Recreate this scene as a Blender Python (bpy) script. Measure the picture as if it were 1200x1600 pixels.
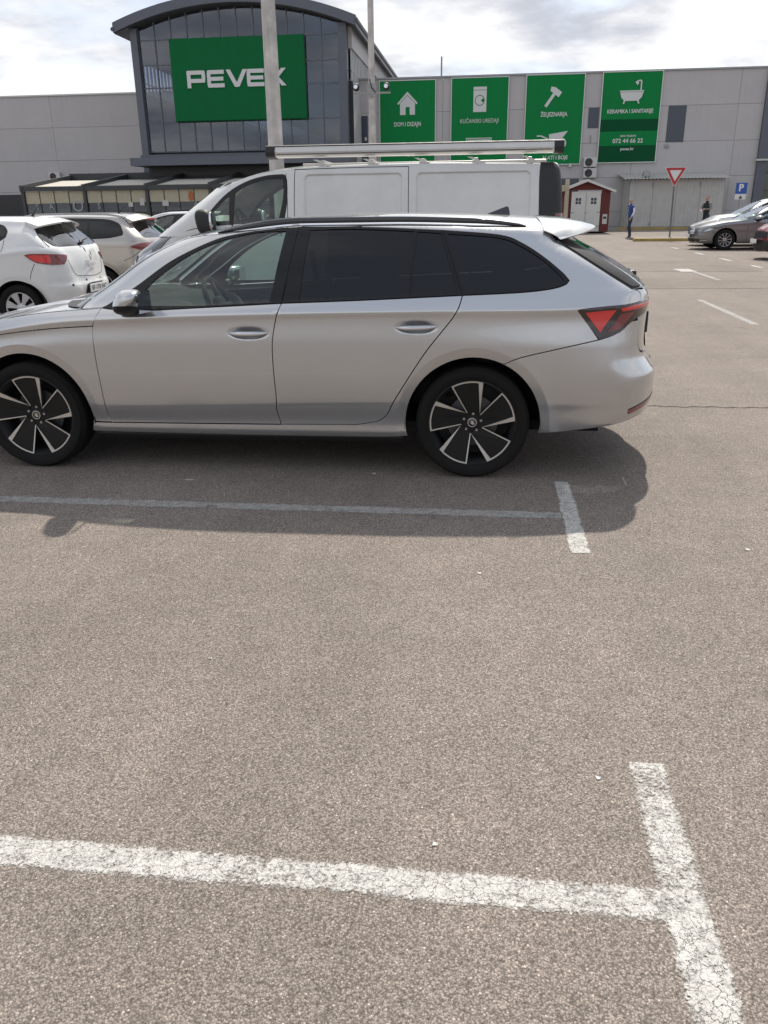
import bpy, bmesh, math, random
import numpy as np
from mathutils import Vector, Matrix, geometry
random.seed(7); RNG = np.random.default_rng(7)
SC = bpy.context.scene; COL = SC.collection
for _o in list(bpy.data.objects): bpy.data.objects.remove(_o)

# ---------------------------------------------------------------- camera
# the car park's own axes are the world axes: x along the bays, y towards the store, camera above the origin
CAM_H, PITCH, ROLL, YAW, FPX = 1.507, .360077, -.012885, .1214, 1267.13
cd = bpy.data.cameras.new('camera'); cam = bpy.data.objects.new('camera', cd); COL.objects.link(cam)
cd.sensor_fit = 'VERTICAL'; cd.sensor_height = 24; cd.lens = 24*FPX/1600; cd.clip_start = .05; cd.clip_end = 3000
_R = Matrix.Rotation(YAW, 3, 'Z') @ Matrix.Rotation(math.pi/2-PITCH, 3, 'X') @ Matrix.Rotation(ROLL, 3, 'Z')
cam.matrix_world = Matrix.Translation((0, 0, CAM_H)) @ _R.to_4x4()
SC.camera = cam
# ---------------------------------------------------------------- sky with broken cloud, sun, exposure
SUN_AZ, SUN_EL = math.radians(8.0), math.radians(49.5)      # azimuth from +y towards +x
W = bpy.data.worlds.new('World'); SC.world = W; W.use_nodes = True
nt = W.node_tree; nt.nodes.clear(); N = nt.nodes.new; LK = nt.links.new
out = N('ShaderNodeOutputWorld'); bg = N('ShaderNodeBackground'); bg.inputs[1].default_value = .10
sky = N('ShaderNodeTexSky'); sky.sky_type = 'NISHITA'; sky.sun_disc = False
sky.sun_elevation = SUN_EL; sky.sun_rotation = SUN_AZ; sky.air_density = 1.0; sky.dust_density = 1.6; sky.ozone_density = 1.0
tc = N('ShaderNodeTexCoord'); sep = N('ShaderNodeSeparateXYZ'); LK(tc.outputs['Generated'], sep.inputs[0])
def wmath(op, a, b=None, c=None, clamp=False):
    n = N('ShaderNodeMath'); n.operation = op; n.use_clamp = clamp
    for i, v in enumerate((a, b, c)):
        if v is None: continue
        if hasattr(v, 'is_linked') or hasattr(v, 'links'): LK(v, n.inputs[i])
        else: n.inputs[i].default_value = v
    return n.outputs[0]
# project the view direction on a cloud layer overhead so clouds flatten towards the horizon
zz = wmath('ADD', wmath('MAXIMUM', sep.outputs[2], 0.0), .16)
cv = N('ShaderNodeCombineXYZ'); LK(wmath('DIVIDE', sep.outputs[0], zz), cv.inputs[0]); LK(wmath('DIVIDE', sep.outputs[1], zz), cv.inputs[1])
n1 = N('ShaderNodeTexNoise'); n1.inputs['Scale'].default_value = 1.15; n1.inputs['Detail'].default_value = 9; n1.inputs['Roughness'].default_value = .58
n1.inputs['Distortion'].default_value = .35
mp = N('ShaderNodeMapping'); mp.inputs['Location'].default_value = (3.7, 1.9, .4); LK(cv.outputs[0], mp.inputs[0]); LK(mp.outputs[0], n1.inputs['Vector'])
n2 = N('ShaderNodeTexNoise'); n2.inputs['Scale'].default_value = 1.7; n2.inputs['Detail'].default_value = 7; n2.inputs['Roughness'].default_value = .55; LK(mp.outputs[0], n2.inputs['Vector'])
cover = N('ShaderNodeMapRange'); cover.interpolation_type = 'SMOOTHSTEP'; cover.inputs['From Min'].default_value = .36; cover.inputs['From Max'].default_value = .56; LK(n1.outputs[0], cover.inputs[0])
shade = N('ShaderNodeMapRange'); shade.interpolation_type = 'SMOOTHSTEP'; shade.inputs['From Min'].default_value = .40; shade.inputs['From Max'].default_value = .62; LK(n2.outputs[0], shade.inputs[0])
cc = N('ShaderNodeMix'); cc.data_type = 'RGBA'; LK(shade.outputs[0], cc.inputs['Factor'])
cc.inputs['A'].default_value = (7.2, 7.2, 7.25, 1); cc.inputs['B'].default_value = (4.0, 4.2, 4.7, 1)
hz = N('ShaderNodeMix'); hz.data_type = 'RGBA'; hz.inputs['B'].default_value = (5.6, 6.0, 6.8, 1); hz.inputs['Factor'].default_value = .60; LK(sky.outputs[0], hz.inputs['A'])
mx = N('ShaderNodeMix'); mx.data_type = 'RGBA'; LK(cover.outputs[0], mx.inputs['Factor']); LK(hz.outputs['Result'], mx.inputs['A']); LK(cc.outputs['Result'], mx.inputs['B'])
LK(mx.outputs['Result'], bg.inputs[0]); LK(bg.outputs[0], out.inputs[0])
sd = bpy.data.lights.new('sun', 'SUN'); sd.energy = 3.4; sd.angle = math.radians(1.0); sd.color = (1, .94, .84)
sun = bpy.data.objects.new('sun', sd); COL.objects.link(sun)
_d = Vector((math.sin(SUN_AZ)*math.cos(SUN_EL), math.cos(SUN_AZ)*math.cos(SUN_EL), math.sin(SUN_EL)))
sun.rotation_euler = _d.to_track_quat('Z', 'Y').to_euler(); sun.location = (0, 0, 40)
VS = SC.view_settings; VS.view_transform = 'Standard'; VS.look = 'None'; VS.gamma = 1; VS.exposure = .60; VS.use_curve_mapping = False
SC.cycles.max_bounces = 10; SC.cycles.transparent_max_bounces = 24; SC.cycles.glossy_bounces = 5

# ---------------------------------------------------------------- materials
MATS = {}
def newmat(name):
    m = bpy.data.materials.new(name); m.use_nodes = True; MATS[name] = m
    return m, m.node_tree, m.node_tree.nodes['Principled BSDF']
def P(name, col, rough=.5, metal=0., coat=0., spec=.5, var=.0, vscale=3., bump=0., bscale=60., coat_rough=.04, emit=None, alpha=None, dirt=0.):
    """plain principled material with optional mottling (object space) and fine relief"""
    m, t, b = newmat(name)
    b.inputs['Base Color'].default_value = (*col, 1); b.inputs['Roughness'].default_value = rough; b.inputs['Metallic'].default_value = metal
    b.inputs['Coat Weight'].default_value = coat; b.inputs['Coat Roughness'].default_value = coat_rough; b.inputs['Specular IOR Level'].default_value = spec
    if emit: b.inputs['Emission Color'].default_value = (*emit[:3], 1); b.inputs['Emission Strength'].default_value = emit[3]
    if var or bump or dirt:
        c = t.nodes.new('ShaderNodeTexCoord')
        if var:
            n = t.nodes.new('ShaderNodeTexNoise'); n.inputs['Scale'].default_value = vscale; n.inputs['Detail'].default_value = 6; n.inputs['Roughness'].default_value = .62
            t.links.new(c.outputs['Object'], n.inputs['Vector'])
            r = t.nodes.new('ShaderNodeMapRange'); r.inputs['From Min'].default_value = .3; r.inputs['From Max'].default_value = .7
            r.inputs['To Min'].default_value = 1-var; r.inputs['To Max'].default_value = 1+var; t.links.new(n.outputs[0], r.inputs[0])
            h = t.nodes.new('ShaderNodeHueSaturation'); h.inputs['Color'].default_value = (*col, 1); t.links.new(r.outputs[0], h.inputs['Value'])
            t.links.new(h.outputs[0], b.inputs['Base Color'])
            r2 = t.nodes.new('ShaderNodeMapRange'); r2.inputs['From Min'].default_value = .3; r2.inputs['From Max'].default_value = .7
            r2.inputs['To Min'].default_value = max(.02, rough*.85); r2.inputs['To Max'].default_value = min(1, rough*1.2); t.links.new(n.outputs[0], r2.inputs[0])
            t.links.new(r2.outputs[0], b.inputs['Roughness'])
        if bump:
            n = t.nodes.new('ShaderNodeTexNoise'); n.inputs['Scale'].default_value = bscale; n.inputs['Detail'].default_value = 4
            t.links.new(c.outputs['Object'], n.inputs['Vector'])
            k = t.nodes.new('ShaderNodeBump'); k.inputs['Strength'].default_value = bump; k.inputs['Distance'].default_value = .01
            t.links.new(n.outputs[0], k.inputs['Height']); t.links.new(k.outputs[0], b.inputs['Normal'])
    return m
def GLASS(name, tint, refl=1.0, rough=.0):
    """thin pane: tinted see-through with Fresnel mirror reflection"""
    m, t, b = newmat(name); t.nodes.remove(b)
    o = t.nodes['Material Output']; tr = t.nodes.new('ShaderNodeBsdfTransparent'); tr.inputs[0].default_value = (*tint, 1)
    g = t.nodes.new('ShaderNodeBsdfGlossy'); g.inputs['Roughness'].default_value = rough; g.inputs[0].default_value = (.95, .97, 1, 1)
    f = t.nodes.new('ShaderNodeFresnel'); gm = t.nodes.new('ShaderNodeNewGeometry'); io = t.nodes.new('ShaderNodeMapRange')
    io.inputs['To Min'].default_value = 1.5; io.inputs['To Max'].default_value = 1/1.5; t.links.new(gm.outputs['Backfacing'], io.inputs[0]); t.links.new(io.outputs[0], f.inputs[0])
    s = t.nodes.new('ShaderNodeMath'); s.operation = 'MULTIPLY'; s.use_clamp = True; s.inputs[1].default_value = 1.55*refl
    t.links.new(f.outputs[0], s.inputs[0])
    x = t.nodes.new('ShaderNodeMixShader'); t.links.new(s.outputs[0], x.inputs[0]); t.links.new(tr.outputs[0], x.inputs[1]); t.links.new(g.outputs[0], x.inputs[2])
    t.links.new(x.outputs[0], o.inputs[0]); return m
def PAINT(name, col, metal=.0, rough=.4, flake=0., dust=.06):
    """car paint: pigment or metallic base under clear coat with slight road film low down"""
    m, t, b = newmat(name)
    b.inputs['Metallic'].default_value = metal; b.inputs['Roughness'].default_value = rough
    b.inputs['Coat Weight'].default_value = 1; b.inputs['Coat Roughness'].default_value = .015; b.inputs['Coat IOR'].default_value = 1.5
    c = t.nodes.new('ShaderNodeTexCoord')
    n = t.nodes.new('ShaderNodeTexNoise'); n.inputs['Scale'].default_value = 2.2; n.inputs['Detail'].default_value = 8; n.inputs['Roughness'].default_value = .7
    t.links.new(c.outputs['Object'], n.inputs['Vector'])
    f = t.nodes.new('ShaderNodeMapRange'); f.inputs['From Min'].default_value = .42; f.inputs['From Max'].default_value = .75; f.inputs['To Max'].default_value = dust
    t.links.new(n.outputs[0], f.inputs[0])
    x = t.nodes.new('ShaderNodeMix'); x.data_type = 'RGBA'; x.inputs['A'].default_value = (*col, 1); x.inputs['B'].default_value = (.30, .27, .24, 1)
    t.links.new(f.outputs[0], x.inputs['Factor']); t.links.new(x.outputs['Result'], b.inputs['Base Color'])
    if flake:
        v = t.nodes.new('ShaderNodeTexNoise'); v.inputs['Scale'].default_value = 900; t.links.new(c.outputs['Object'], v.inputs['Vector'])
        k = t.nodes.new('ShaderNodeBump'); k.inputs['Strength'].default_value = flake; k.inputs['Distance'].default_value = .001
        t.links.new(v.outputs[0], k.inputs['Height']); t.links.new(k.outputs[0], b.inputs['Normal'])
    return m
PAINT('silver_paint', (.515, .518, .525), .84, .24, .03, dust=.03)
PAINT('white_paint', (.66, .66, .65), 0, .42, dust=.10)
PAINT('van_white', (.60, .60, .585), 0, .42, dust=.26)
PAINT('beige_paint', (.40, .375, .345), .6, .38, .05)
PAINT('grey_paint', (.215, .217, .22), .75, .34, .05)
PAINT('pale_silver', (.58, .585, .59), .75, .36, .05)
PAINT('red_paint', (.20, .012, .018), .25, .35)
PAINT('black_gloss', (.005, .005, .006), 0, .3, dust=.01)
P('blade_black', (.007, .0065, .006), .5, spec=.3)
P('black_trim', (.006, .006, .007), .22, var=.15, vscale=20, spec=.35)
P('black_plastic', (.016, .016, .017), .58, var=.2, vscale=14)
P('dark_void', (.004, .004, .004), .9)
P('interior', (.026, .026, .027), .9, var=.15, vscale=9, spec=.2)
P('interior_pale', (.22, .215, .20), .8)
P('rubber', (.010, .0095, .009), .85, var=.25, vscale=14, bump=.15, bscale=220, spec=.25)
P('alloy', (.60, .585, .56), .30, .85, var=.06, vscale=20)
P('alloy_grey', (.36, .36, .36), .36, .8, var=.08, vscale=20)
P('cover_silver', (.52, .52, .53), .38, .55, var=.06, vscale=20)
P('brake_metal', (.10, .10, .10), .5, .6)
P('chrome', (.72, .72, .73), .12, 1.)
P('plate_white', (.70, .70, .69), .45)
P('ink', (.012, .012, .014), .5)
P('lamp_dark', (.020, .004, .004), .18, coat=1)
P('lamp_clear', (.42, .44, .46), .12, .6, coat=1)
P('lamp_house', (.12, .122, .126), .2, .4, coat=1)
def LAMPRED(name, col):
    m, t, b = newmat(name); b.inputs['Base Color'].default_value = (*col, 1); b.inputs['Roughness'].default_value = .28
    b.inputs['Coat Weight'].default_value = 1; b.inputs['Coat Roughness'].default_value = .02; b.inputs['Specular IOR Level'].default_value = .6
    c = t.nodes.new('ShaderNodeTexCoord'); w = t.nodes.new('ShaderNodeTexWave'); w.inputs['Scale'].default_value = 26; w.inputs['Distortion'].default_value = .6; w.bands_direction = 'DIAGONAL'
    t.links.new(c.outputs['Object'], w.inputs['Vector'])
    k = t.nodes.new('ShaderNodeBump'); k.inputs['Strength'].default_value = .25; k.inputs['Distance'].default_value = .004; t.links.new(w.outputs[1], k.inputs['Height']); t.links.new(k.outputs[0], b.inputs['Normal'])
LAMPRED('lamp_red', (.62, .016, .012)); LAMPRED('lamp_deep', (.16, .006, .008))
GLASS('glass_clear', (.60, .72, .66)); GLASS('glass_privacy', (.020, .021, .024), .62); GLASS('glass_screen', (.66, .75, .71)); GLASS('glass_rear', (.10, .11, .115), 1.1)

# ---------------------------------------------------------------- mesh helpers
def obj(name, me, mat=None, parent=None, loc=None, rot=None):
    o = bpy.data.objects.new(name, me); COL.objects.link(o)
    if mat is not None and hasattr(me, 'materials') and not me.materials: me.materials.append(MATS[mat] if isinstance(mat, str) else mat)
    if parent is not None: o.parent = parent
    if loc is not None: o.location = loc
    if rot is not None: o.rotation_euler = rot
    return o
def thing(name, label, cat, loc=(0, 0, 0), rotz=0., group=None):
    o = bpy.data.objects.new(name, None); COL.objects.link(o); o.location = loc; o.rotation_euler = (0, 0, rotz); o.empty_display_size = .2
    o['label'] = label; o['category'] = cat
    if group: o['group'] = group
    return o
def tag(o, label, cat, group=None):
    o['label'] = label; o['category'] = cat
    if group: o['group'] = group
    return o
def setting(o): o['kind'] = 'structure'; return o
class MB:
    """collects faces for ONE mesh"""
    def __init__(s): s.v = []; s.f = []
    def add(s, v, f):
        k = len(s.v); s.v += [tuple(map(float, p)) for p in v]; s.f += [tuple(i+k for i in q) for q in f]; return s
    def box(s, a, b, bev=0.):
        (x0, y0, z0), (x1, y1, z1) = [min(p, q) for p, q in zip(a, b)], [max(p, q) for p, q in zip(a, b)]
        if bev <= 0:
            v = [(x, y, z) for x in (x0, x1) for y in (y0, y1) for z in (z0, z1)]
            return s.add(v, [(0, 1, 3, 2), (4, 6, 7, 5), (0, 4, 5, 1), (2, 3, 7, 6), (0, 2, 6, 4), (1, 5, 7, 3)])
        e = min(bev, (x1-x0)/2.01, (y1-y0)/2.01, (z1-z0)/2.01)
        bm = bmesh.new(); bmesh.ops.create_cube(bm, size=1)
        for q in bm.verts: q.co = Vector(((x0+x1)/2+q.co.x*(x1-x0), (y0+y1)/2+q.co.y*(y1-y0), (z0+z1)/2+q.co.z*(z1-z0)))
        bmesh.ops.bevel(bm, geom=bm.edges[:], offset=e, segments=2, profile=.5, affect='EDGES')
        bm.verts.index_update(); s.add([q.co[:] for q in bm.verts], [[q.index for q in f.verts] for f in bm.faces]); bm.free(); return s
    def prism(s, poly, d0, d1, axis='y'):
        """extrude a 2-D polygon; axis = extrusion axis; poly in the other two axes (x,z)|(y,z)|(x,y)"""
        def at(p, d): return {'y': (p[0], d, p[1]), 'x': (d, p[0], p[1]), 'z': (p[0], p[1], d)}[axis]
        n = len(poly); v = [at(p, d0) for p in poly]+[at(p, d1) for p in poly]
        tri = geometry.tessellate_polygon([[Vector((p[0], p[1], 0)) for p in poly]])
        f = [tuple(t) for t in tri]+[tuple(i+n for i in reversed(t)) for t in tri]
        f += [(i, i+n, (i+1) % n+n, (i+1) % n) for i in range(n)]
        s.add(v, f); return s
    def tube(s, pts, r, n=10, caps=True):
        P = [Vector(p) for p in pts]; R = r if hasattr(r, '__len__') else [r]*len(P)
        v = []; up = None
        for i, p in enumerate(P):
            t = (P[min(i+1, len(P)-1)]-P[max(i-1, 0)]).normalized()
            if up is None: up = t.orthogonal().normalized()
            up = (up-t*up.dot(t)).normalized(); w = t.cross(up)
            for k in range(n):
                a = 2*math.pi*k/n; v.append(p+(up*math.cos(a)+w*math.sin(a))*R[i])
        f = [(i*n+k, i*n+(k+1) % n, (i+1)*n+(k+1) % n, (i+1)*n+k) for i in range(len(P)-1) for k in range(n)]
        if caps: f += [tuple(range(n-1, -1, -1)), tuple(range((len(P)-1)*n, len(P)*n))]
        return s.add(v, f)
    def lathe(s, prof, n=48, axis='y', c=(0, 0, 0), close=False):
        """prof: (radius, along-axis)"""
        v = []
        for (r, h) in prof:
            for k in range(n):
                a = 2*math.pi*k/n; q = (r*math.cos(a), r*math.sin(a))
                v.append({'y': (c[0]+q[0], c[1]+h, c[2]+q[1]), 'z': (c[0]+q[0], c[1]+q[1], c[2]+h), 'x': (c[0]+h, c[1]+q[0], c[2]+q[1])}[axis])
        m = len(prof); f = [(i*n+k, (i+1)*n+k, (i+1)*n+(k+1) % n, i*n+(k+1) % n) for i in range(m-1) for k in range(n)]
        if close: f += [((m-1)*n+k, k, (k+1) % n, (m-1)*n+(k+1) % n) for k in range(n)]
        return s.add(v, f)
    def mesh(s, name, smooth=False, fix=True, angle=.6):
        me = bpy.data.meshes.new(name); me.from_pydata(s.v, [], s.f); me.validate()
        if fix:
            bm = bmesh.new(); bm.from_mesh(me); bmesh.ops.recalc_face_normals(bm, faces=bm.faces); bm.to_mesh(me); bm.free()
        if smooth:
            me.shade_smooth(); me.set_sharp_from_angle(angle=angle)
        return me
    def build(s, name, mat, parent=None, smooth=False, loc=None, rot=None, angle=.6):
        return obj(name, s.mesh(name, smooth, angle=angle), mat, parent, loc, rot)
def text_mesh(txt, size, depth=.01, bold=0., align='CENTER', name='lettering', width=None):
    c = bpy.data.curves.new(name, 'FONT'); c.body = txt; c.size = size; c.extrude = depth/2; c.offset = bold; c.align_x = align; c.align_y = 'CENTER'; c.resolution_u = 3
    o = bpy.data.objects.new('tmp', c); COL.objects.link(o)
    dg = bpy.context.evaluated_depsgraph_get(); me = bpy.data.meshes.new_from_object(o.evaluated_get(dg))
    bpy.data.objects.remove(o); bpy.data.curves.remove(c); me.name = name
    if width:
        xs = [v.co.x for v in me.vertices]; k = width/(max(xs)-min(xs)); m = (max(xs)+min(xs))/2
        for v in me.vertices: v.co.x = (v.co.x-m)*k
    return me
# ---------------------------------------------------------------- car-body surface maths
def pchip_slopes(x, y):
    h = np.diff(x); d = np.diff(y)/h
    m = np.zeros_like(y)
    for k in range(1, len(x)-1):
        if d[k-1]*d[k] > 0:
            w1 = 2*h[k]+h[k-1]; w2 = h[k]+2*h[k-1]
            m[k] = (w1+w2)/(w1/d[k-1]+w2/d[k])
    m[0] = d[0]; m[-1] = d[-1]
    return m
class Spl:
    """monotone cubic through points, held flat outside"""
    def __init__(s, pts, lin=False):
        p = sorted(pts); s.x = np.array([a[0] for a in p], float); s.y = np.array([a[1] for a in p], float)
        s.m = pchip_slopes(s.x, s.y) if len(p) > 2 else np.full(len(p), (s.y[-1]-s.y[0])/max(1e-9, s.x[-1]-s.x[0]))
    def __call__(s, t):
        t = np.clip(np.asarray(t, float), s.x[0], s.x[-1])
        i = np.clip(np.searchsorted(s.x, t)-1, 0, len(s.x)-2)
        h = s.x[i+1]-s.x[i]; q = (t-s.x[i])/h
        return ((2*q**3-3*q**2+1)*s.y[i]+(q**3-2*q**2+q)*h*s.m[i]+(-2*q**3+3*q**2)*s.y[i+1]+(q**3-q**2)*h*s.m[i+1])
class Body:
    """half of a car body: side half-width Y(x,z) from feature rows, wrapped round rear, nose and windscreen"""
    def __init__(s, rows, rear, nose, wind, roof, hood, arches=(), flare=.012, rear_bulge=.10, nose_bulge=.12, wind_bulge=.10):
        s.zr = [Spl([(p[0], p[1]) for p in r]) for r in rows]
        s.yr = [Spl([(p[0], p[2]) for p in r]) for r in rows]
        f = lambda L, k: Spl([(p[0], p[k]) for p in L])
        s.rear = [f(rear, k) for k in (1, 2, 3)]; s.nose = [f(nose, k) for k in (1, 2, 3)]; s.wind = [f(wind, k) for k in (1, 2, 3)]
        s.zc, s.zed = Spl([(p[0], p[1]) for p in roof]), Spl([(p[0], p[2]) for p in roof])
        s.hc, s.hed = Spl([(p[0], p[1]) for p in hood]), Spl([(p[0], p[2]) for p in hood])
        s.dents = []; s.pads = []
        s.arches = arches; s.flare = flare; s.bulge = (rear_bulge, nose_bulge, wind_bulge)
    def Y(s, x, z):
        x, z = np.broadcast_arrays(np.asarray(x, float), np.asarray(z, float))
        Z = np.array([q(x) for q in s.zr]); V = np.array([q(x) for q in s.yr])
        for k in range(1, len(Z)): Z[k] = np.maximum(Z[k], Z[k-1]+.002)
        h = np.diff(Z, axis=0); d = np.diff(V, axis=0)/h
        m = np.zeros_like(V)
        with np.errstate(all='ignore'):
            w1 = 2*h[1:]+h[:-1]; w2 = h[1:]+2*h[:-1]
            hm = (w1+w2)/(w1/d[:-1]+w2/d[1:])
            m[1:-1] = np.where(d[:-1]*d[1:] > 0, np.nan_to_num(hm), 0)
        m[0] = d[0]; m[-1] = d[-1]
        zz = np.clip(z, Z[0], Z[-1])
        i = np.clip((zz[None] >= Z).sum(0)-1, 0, len(Z)-2)
        g = lambda A: np.take_along_axis(A, i[None], 0)[0]
        H = g(h); q = (zz-g(Z))/H
        y = ((2*q**3-3*q**2+1)*g(V)+(q**3-2*q**2+q)*H*g(m)+(-2*q**3+3*q**2)*np.take_along_axis(V, i[None]+1, 0)[0]
             + (q**3-q**2)*H*np.take_along_axis(m, i[None]+1, 0)[0])
        for (cx, cz, R) in s.arches:
            r = np.hypot(x-cx, z-cz)
            y = y - s.flare*np.clip(1-(r-R)/.055, 0, 1)
        for cx, cz, rx, rz, d in s.dents:
            q = ((x-cx)/rx)**2+((z-cz)/rz)**2; y = y-d*np.clip(1-q, 0, 1)**1.3
        for x0, x1, z0, z1, r, d, w in s.pads:           # pressed-in rounded rectangles
            qx = np.abs(x-(x0+x1)/2)-(x1-x0)/2+r; qz = np.abs(z-(z0+z1)/2)-(z1-z0)/2+r
            sd_ = np.hypot(np.maximum(qx, 0), np.maximum(qz, 0))+np.minimum(np.maximum(qx, qz), 0)-r
            k = np.clip(-sd_/w, 0, 1); y = y-d*k*k*(3-2*k)
        return y
    def seeds(s, lo, hi, gu, gz):
        """mesh points that follow the feature rows, arch flares, handle cups and pressings"""
        u = np.arange(lo[0]+gu/2, hi[0], gu); out = []
        Z = np.sort(np.array([q(u) for q in s.zr]), 0)
        for j, uu in enumerate(u):
            zs = [lo[1]]+[z for z in Z[:, j] if lo[1] < z < hi[1]]+[hi[1]]
            for a, b in zip(zs[:-1], zs[1:]):
                k = max(1, int(math.ceil((b-a)/gz)))
                if b-a > .003: out += [(uu, a+(b-a)*i/k) for i in range(k)]
        G = np.array(out, float).reshape(-1, 2)
        def swap(G, drop, pts): return np.concatenate([G[~drop], np.array(pts)])
        for cx, cz, R in s.arches:
            r = np.hypot(G[:, 0]-cx, G[:, 1]-cz)
            pts = [(cx+q*math.cos(a), cz+q*math.sin(a)) for q in (R+.004, R+.02, R+.037, R+.053, R+.057, R+.07) for a in np.arange(-.4, 3.6, .022/R)]
            G = swap(G, (r > R-.01) & (r < R+.08), pts)
        for cx, cz, rx, rz, d in s.dents:
            q = ((G[:, 0]-cx)/rx)**2+((G[:, 1]-cz)/rz)**2
            pts = [(cx+rx*k*math.cos(a), cz+rz*k*math.sin(a)) for k in (.12, .35, .55, .75, .9, 1.0, 1.12) for a in np.arange(0, 2*math.pi, 2*math.pi/(6+int(34*k)))]
            G = swap(G, q < 1.4, pts)
        for x0, x1, z0, z1, r, d, w in s.pads:
            pts = []
            for e in (-.008, .0, w*.35, w*.65, w, w+.012):
                X0, X1, Z0, Z1, rr = x0+e, x1-e, z0+e, z1-e, max(.01, r-e)
                for c, a0 in (((X1-rr, Z1-rr), 0), ((X0+rr, Z1-rr), 90), ((X0+rr, Z0+rr), 180), ((X1-rr, Z0+rr), 270)):
                    pts += [(c[0]+rr*math.cos(math.radians(a0+15*i)), c[1]+rr*math.sin(math.radians(a0+15*i))) for i in range(7)]
                for a in np.arange(X0+rr, X1-rr, .05): pts += [(a, Z0), (a, Z1)]
                for a in np.arange(Z0+rr, Z1-rr, .05): pts += [(X0, a), (X1, a)]
            ins = lambda m: (G[:, 0] > x0-m) & (G[:, 0] < x1+m) & (G[:, 1] > z0-m) & (G[:, 1] < z1+m)
            G = swap(G, ins(.016) & ~ins(-w-.02), pts)
        return G
    def M(s, u, z, up=False):
        """(u,z) on the unrolled half body -> x,y,z"""
        u, z = np.broadcast_arrays(np.asarray(u, float), np.asarray(z, float))
        x = u.copy(); y = s.Y(u, z)
        for (P, sg, bul) in ((s.rear, -1, s.bulge[0]), ((s.wind if up else s.nose), 1, s.bulge[2] if up else s.bulge[1])):
            e, a, b = P[0](z), P[1](z), P[2](z)
            xc = e-sg*a; w = (u-xc)*sg
            L = np.pi/2*np.sqrt((a*a+b*b)/2)
            th = np.clip(w/L, 0, 1)*np.pi/2
            xe = xc+sg*a*np.sin(th)
            ye = s.Y(xe, z)-b*(1-np.cos(th))
            past = np.clip(w-L, 0, None)
            y1 = s.Y(e, z)-b
            yf = np.clip(y1-past, 0, None)
            q = yf/np.maximum(y1, 1e-6)
            xf = e+sg*bul*(1-q**2)**2*np.where(w > L, 1, 0)
            inn = w > 0
            x = np.where(inn, np.where(w > L, xf, xe), x); y = np.where(inn, np.where(w > L, yf, ye), y)
        return np.stack([x, y, z], -1)
    def span(s, z, up=False):
        """u at the rear centre line and at the front centre line"""
        out = []
        for (P, sg) in ((s.rear, -1), ((s.wind if up else s.nose), 1)):
            e, a, b = float(P[0](z)), float(P[1](z)), float(P[2](z))
            out.append(e-sg*a+sg*(math.pi/2*math.sqrt((a*a+b*b)/2)+float(s.Y(e, z))-b))
        return out
    def cap(s, x, y, hood=False):
        C, E = (s.hc, s.hed) if hood else (s.zc, s.zed)
        ze = E(x); ye = s.Y(x, ze)
        return C(x)-(C(x)-ze)*np.minimum(np.abs(y)/ye, 1.3)**2.4
    def ztop(s, u, up, lo, hi, hood=False):
        """height at which the wall meets the roof (or hood) over u"""
        a, b = np.full(len(u), lo, float), np.full(len(u), hi, float)
        for _ in range(30):
            m = (a+b)/2; p = s.M(u, m, up)
            over = p[:, 2] > s.cap(p[:, 0], p[:, 1], hood)
            b = np.where(over, m, b); a = np.where(over, a, m)
        return (a+b)/2
    def normal(s, u, z, up=False, e=.0015):
        P = s.M(u, z, up)
        du = s.M(u+e, z, up)-s.M(u-e, z, up); dz = s.M(u, z+e, up)-s.M(u, z-e, up)
        n = np.cross(dz, du); L = np.linalg.norm(n, axis=1, keepdims=True); n = n/np.maximum(L, 1e-12)
        # outward = +y on the side (du ~ +x, dz ~ +z -> dz x du = +y)
        return P, n
def smooth_line(pts, step=.025):
    """Catmull-Rom through points"""
    P = np.array(pts, float); n = len(P)
    if n < 3: 
        k = max(1, int(np.linalg.norm(P[-1]-P[0])/step)); return [tuple(P[0]+(P[-1]-P[0])*i/k) for i in range(k+1)]
    out = []
    for i in range(n-1):
        p0 = P[max(i-1, 0)]; p1 = P[i]; p2 = P[i+1]; p3 = P[min(i+2, n-1)]
        k = max(1, int(np.linalg.norm(p2-p1)/step))
        for j in range(k):
            t = j/k
            out.append(tuple(.5*((2*p1)+(-p0+p2)*t+(2*p0-5*p1+4*p2-p3)*t*t+(-p0+3*p1-3*p2+p3)*t**3)))
    out.append(tuple(P[-1])); return out
def ring(*segs, step=.025):
    """closed polygon from smoothed runs; consecutive runs share or meet at corners"""
    out = []
    for s in segs:
        for p in smooth_line(s, step):
            if not out or math.dist(out[-1], p) > 1e-4: out.append(p)
    if math.dist(out[0], out[-1]) < 1e-4: out.pop()
    # close with subdivision
    k = int(math.dist(out[-1], out[0])/step)
    a, b = out[-1], out[0]
    for j in range(1, k): out.append((a[0]+(b[0]-a[0])*j/k, a[1]+(b[1]-a[1])*j/k))
    return out
def area2(P):
    P = np.asarray(P); x, y = P[:, 0], P[:, 1]
    return float(np.sum(x*np.roll(y, -1)-np.roll(x, -1)*y)/2)
def inset(P, d):
    """shrink a polygon by d"""
    P = np.asarray(P, float)
    if area2(P) < 0: P = P[::-1]
    e = np.roll(P, -1, 0)-P; e /= np.maximum(np.linalg.norm(e, axis=1, keepdims=True), 1e-9)
    n = np.stack([-e[:, 1], e[:, 0]], 1)
    m = n+np.roll(n, 1, 0); L = np.linalg.norm(m, axis=1, keepdims=True); m /= np.maximum(L, 1e-6)
    k = 1/np.clip((m*n).sum(1, keepdims=True), .5, 1)
    return [tuple(p) for p in P+m*k*d]
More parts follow.
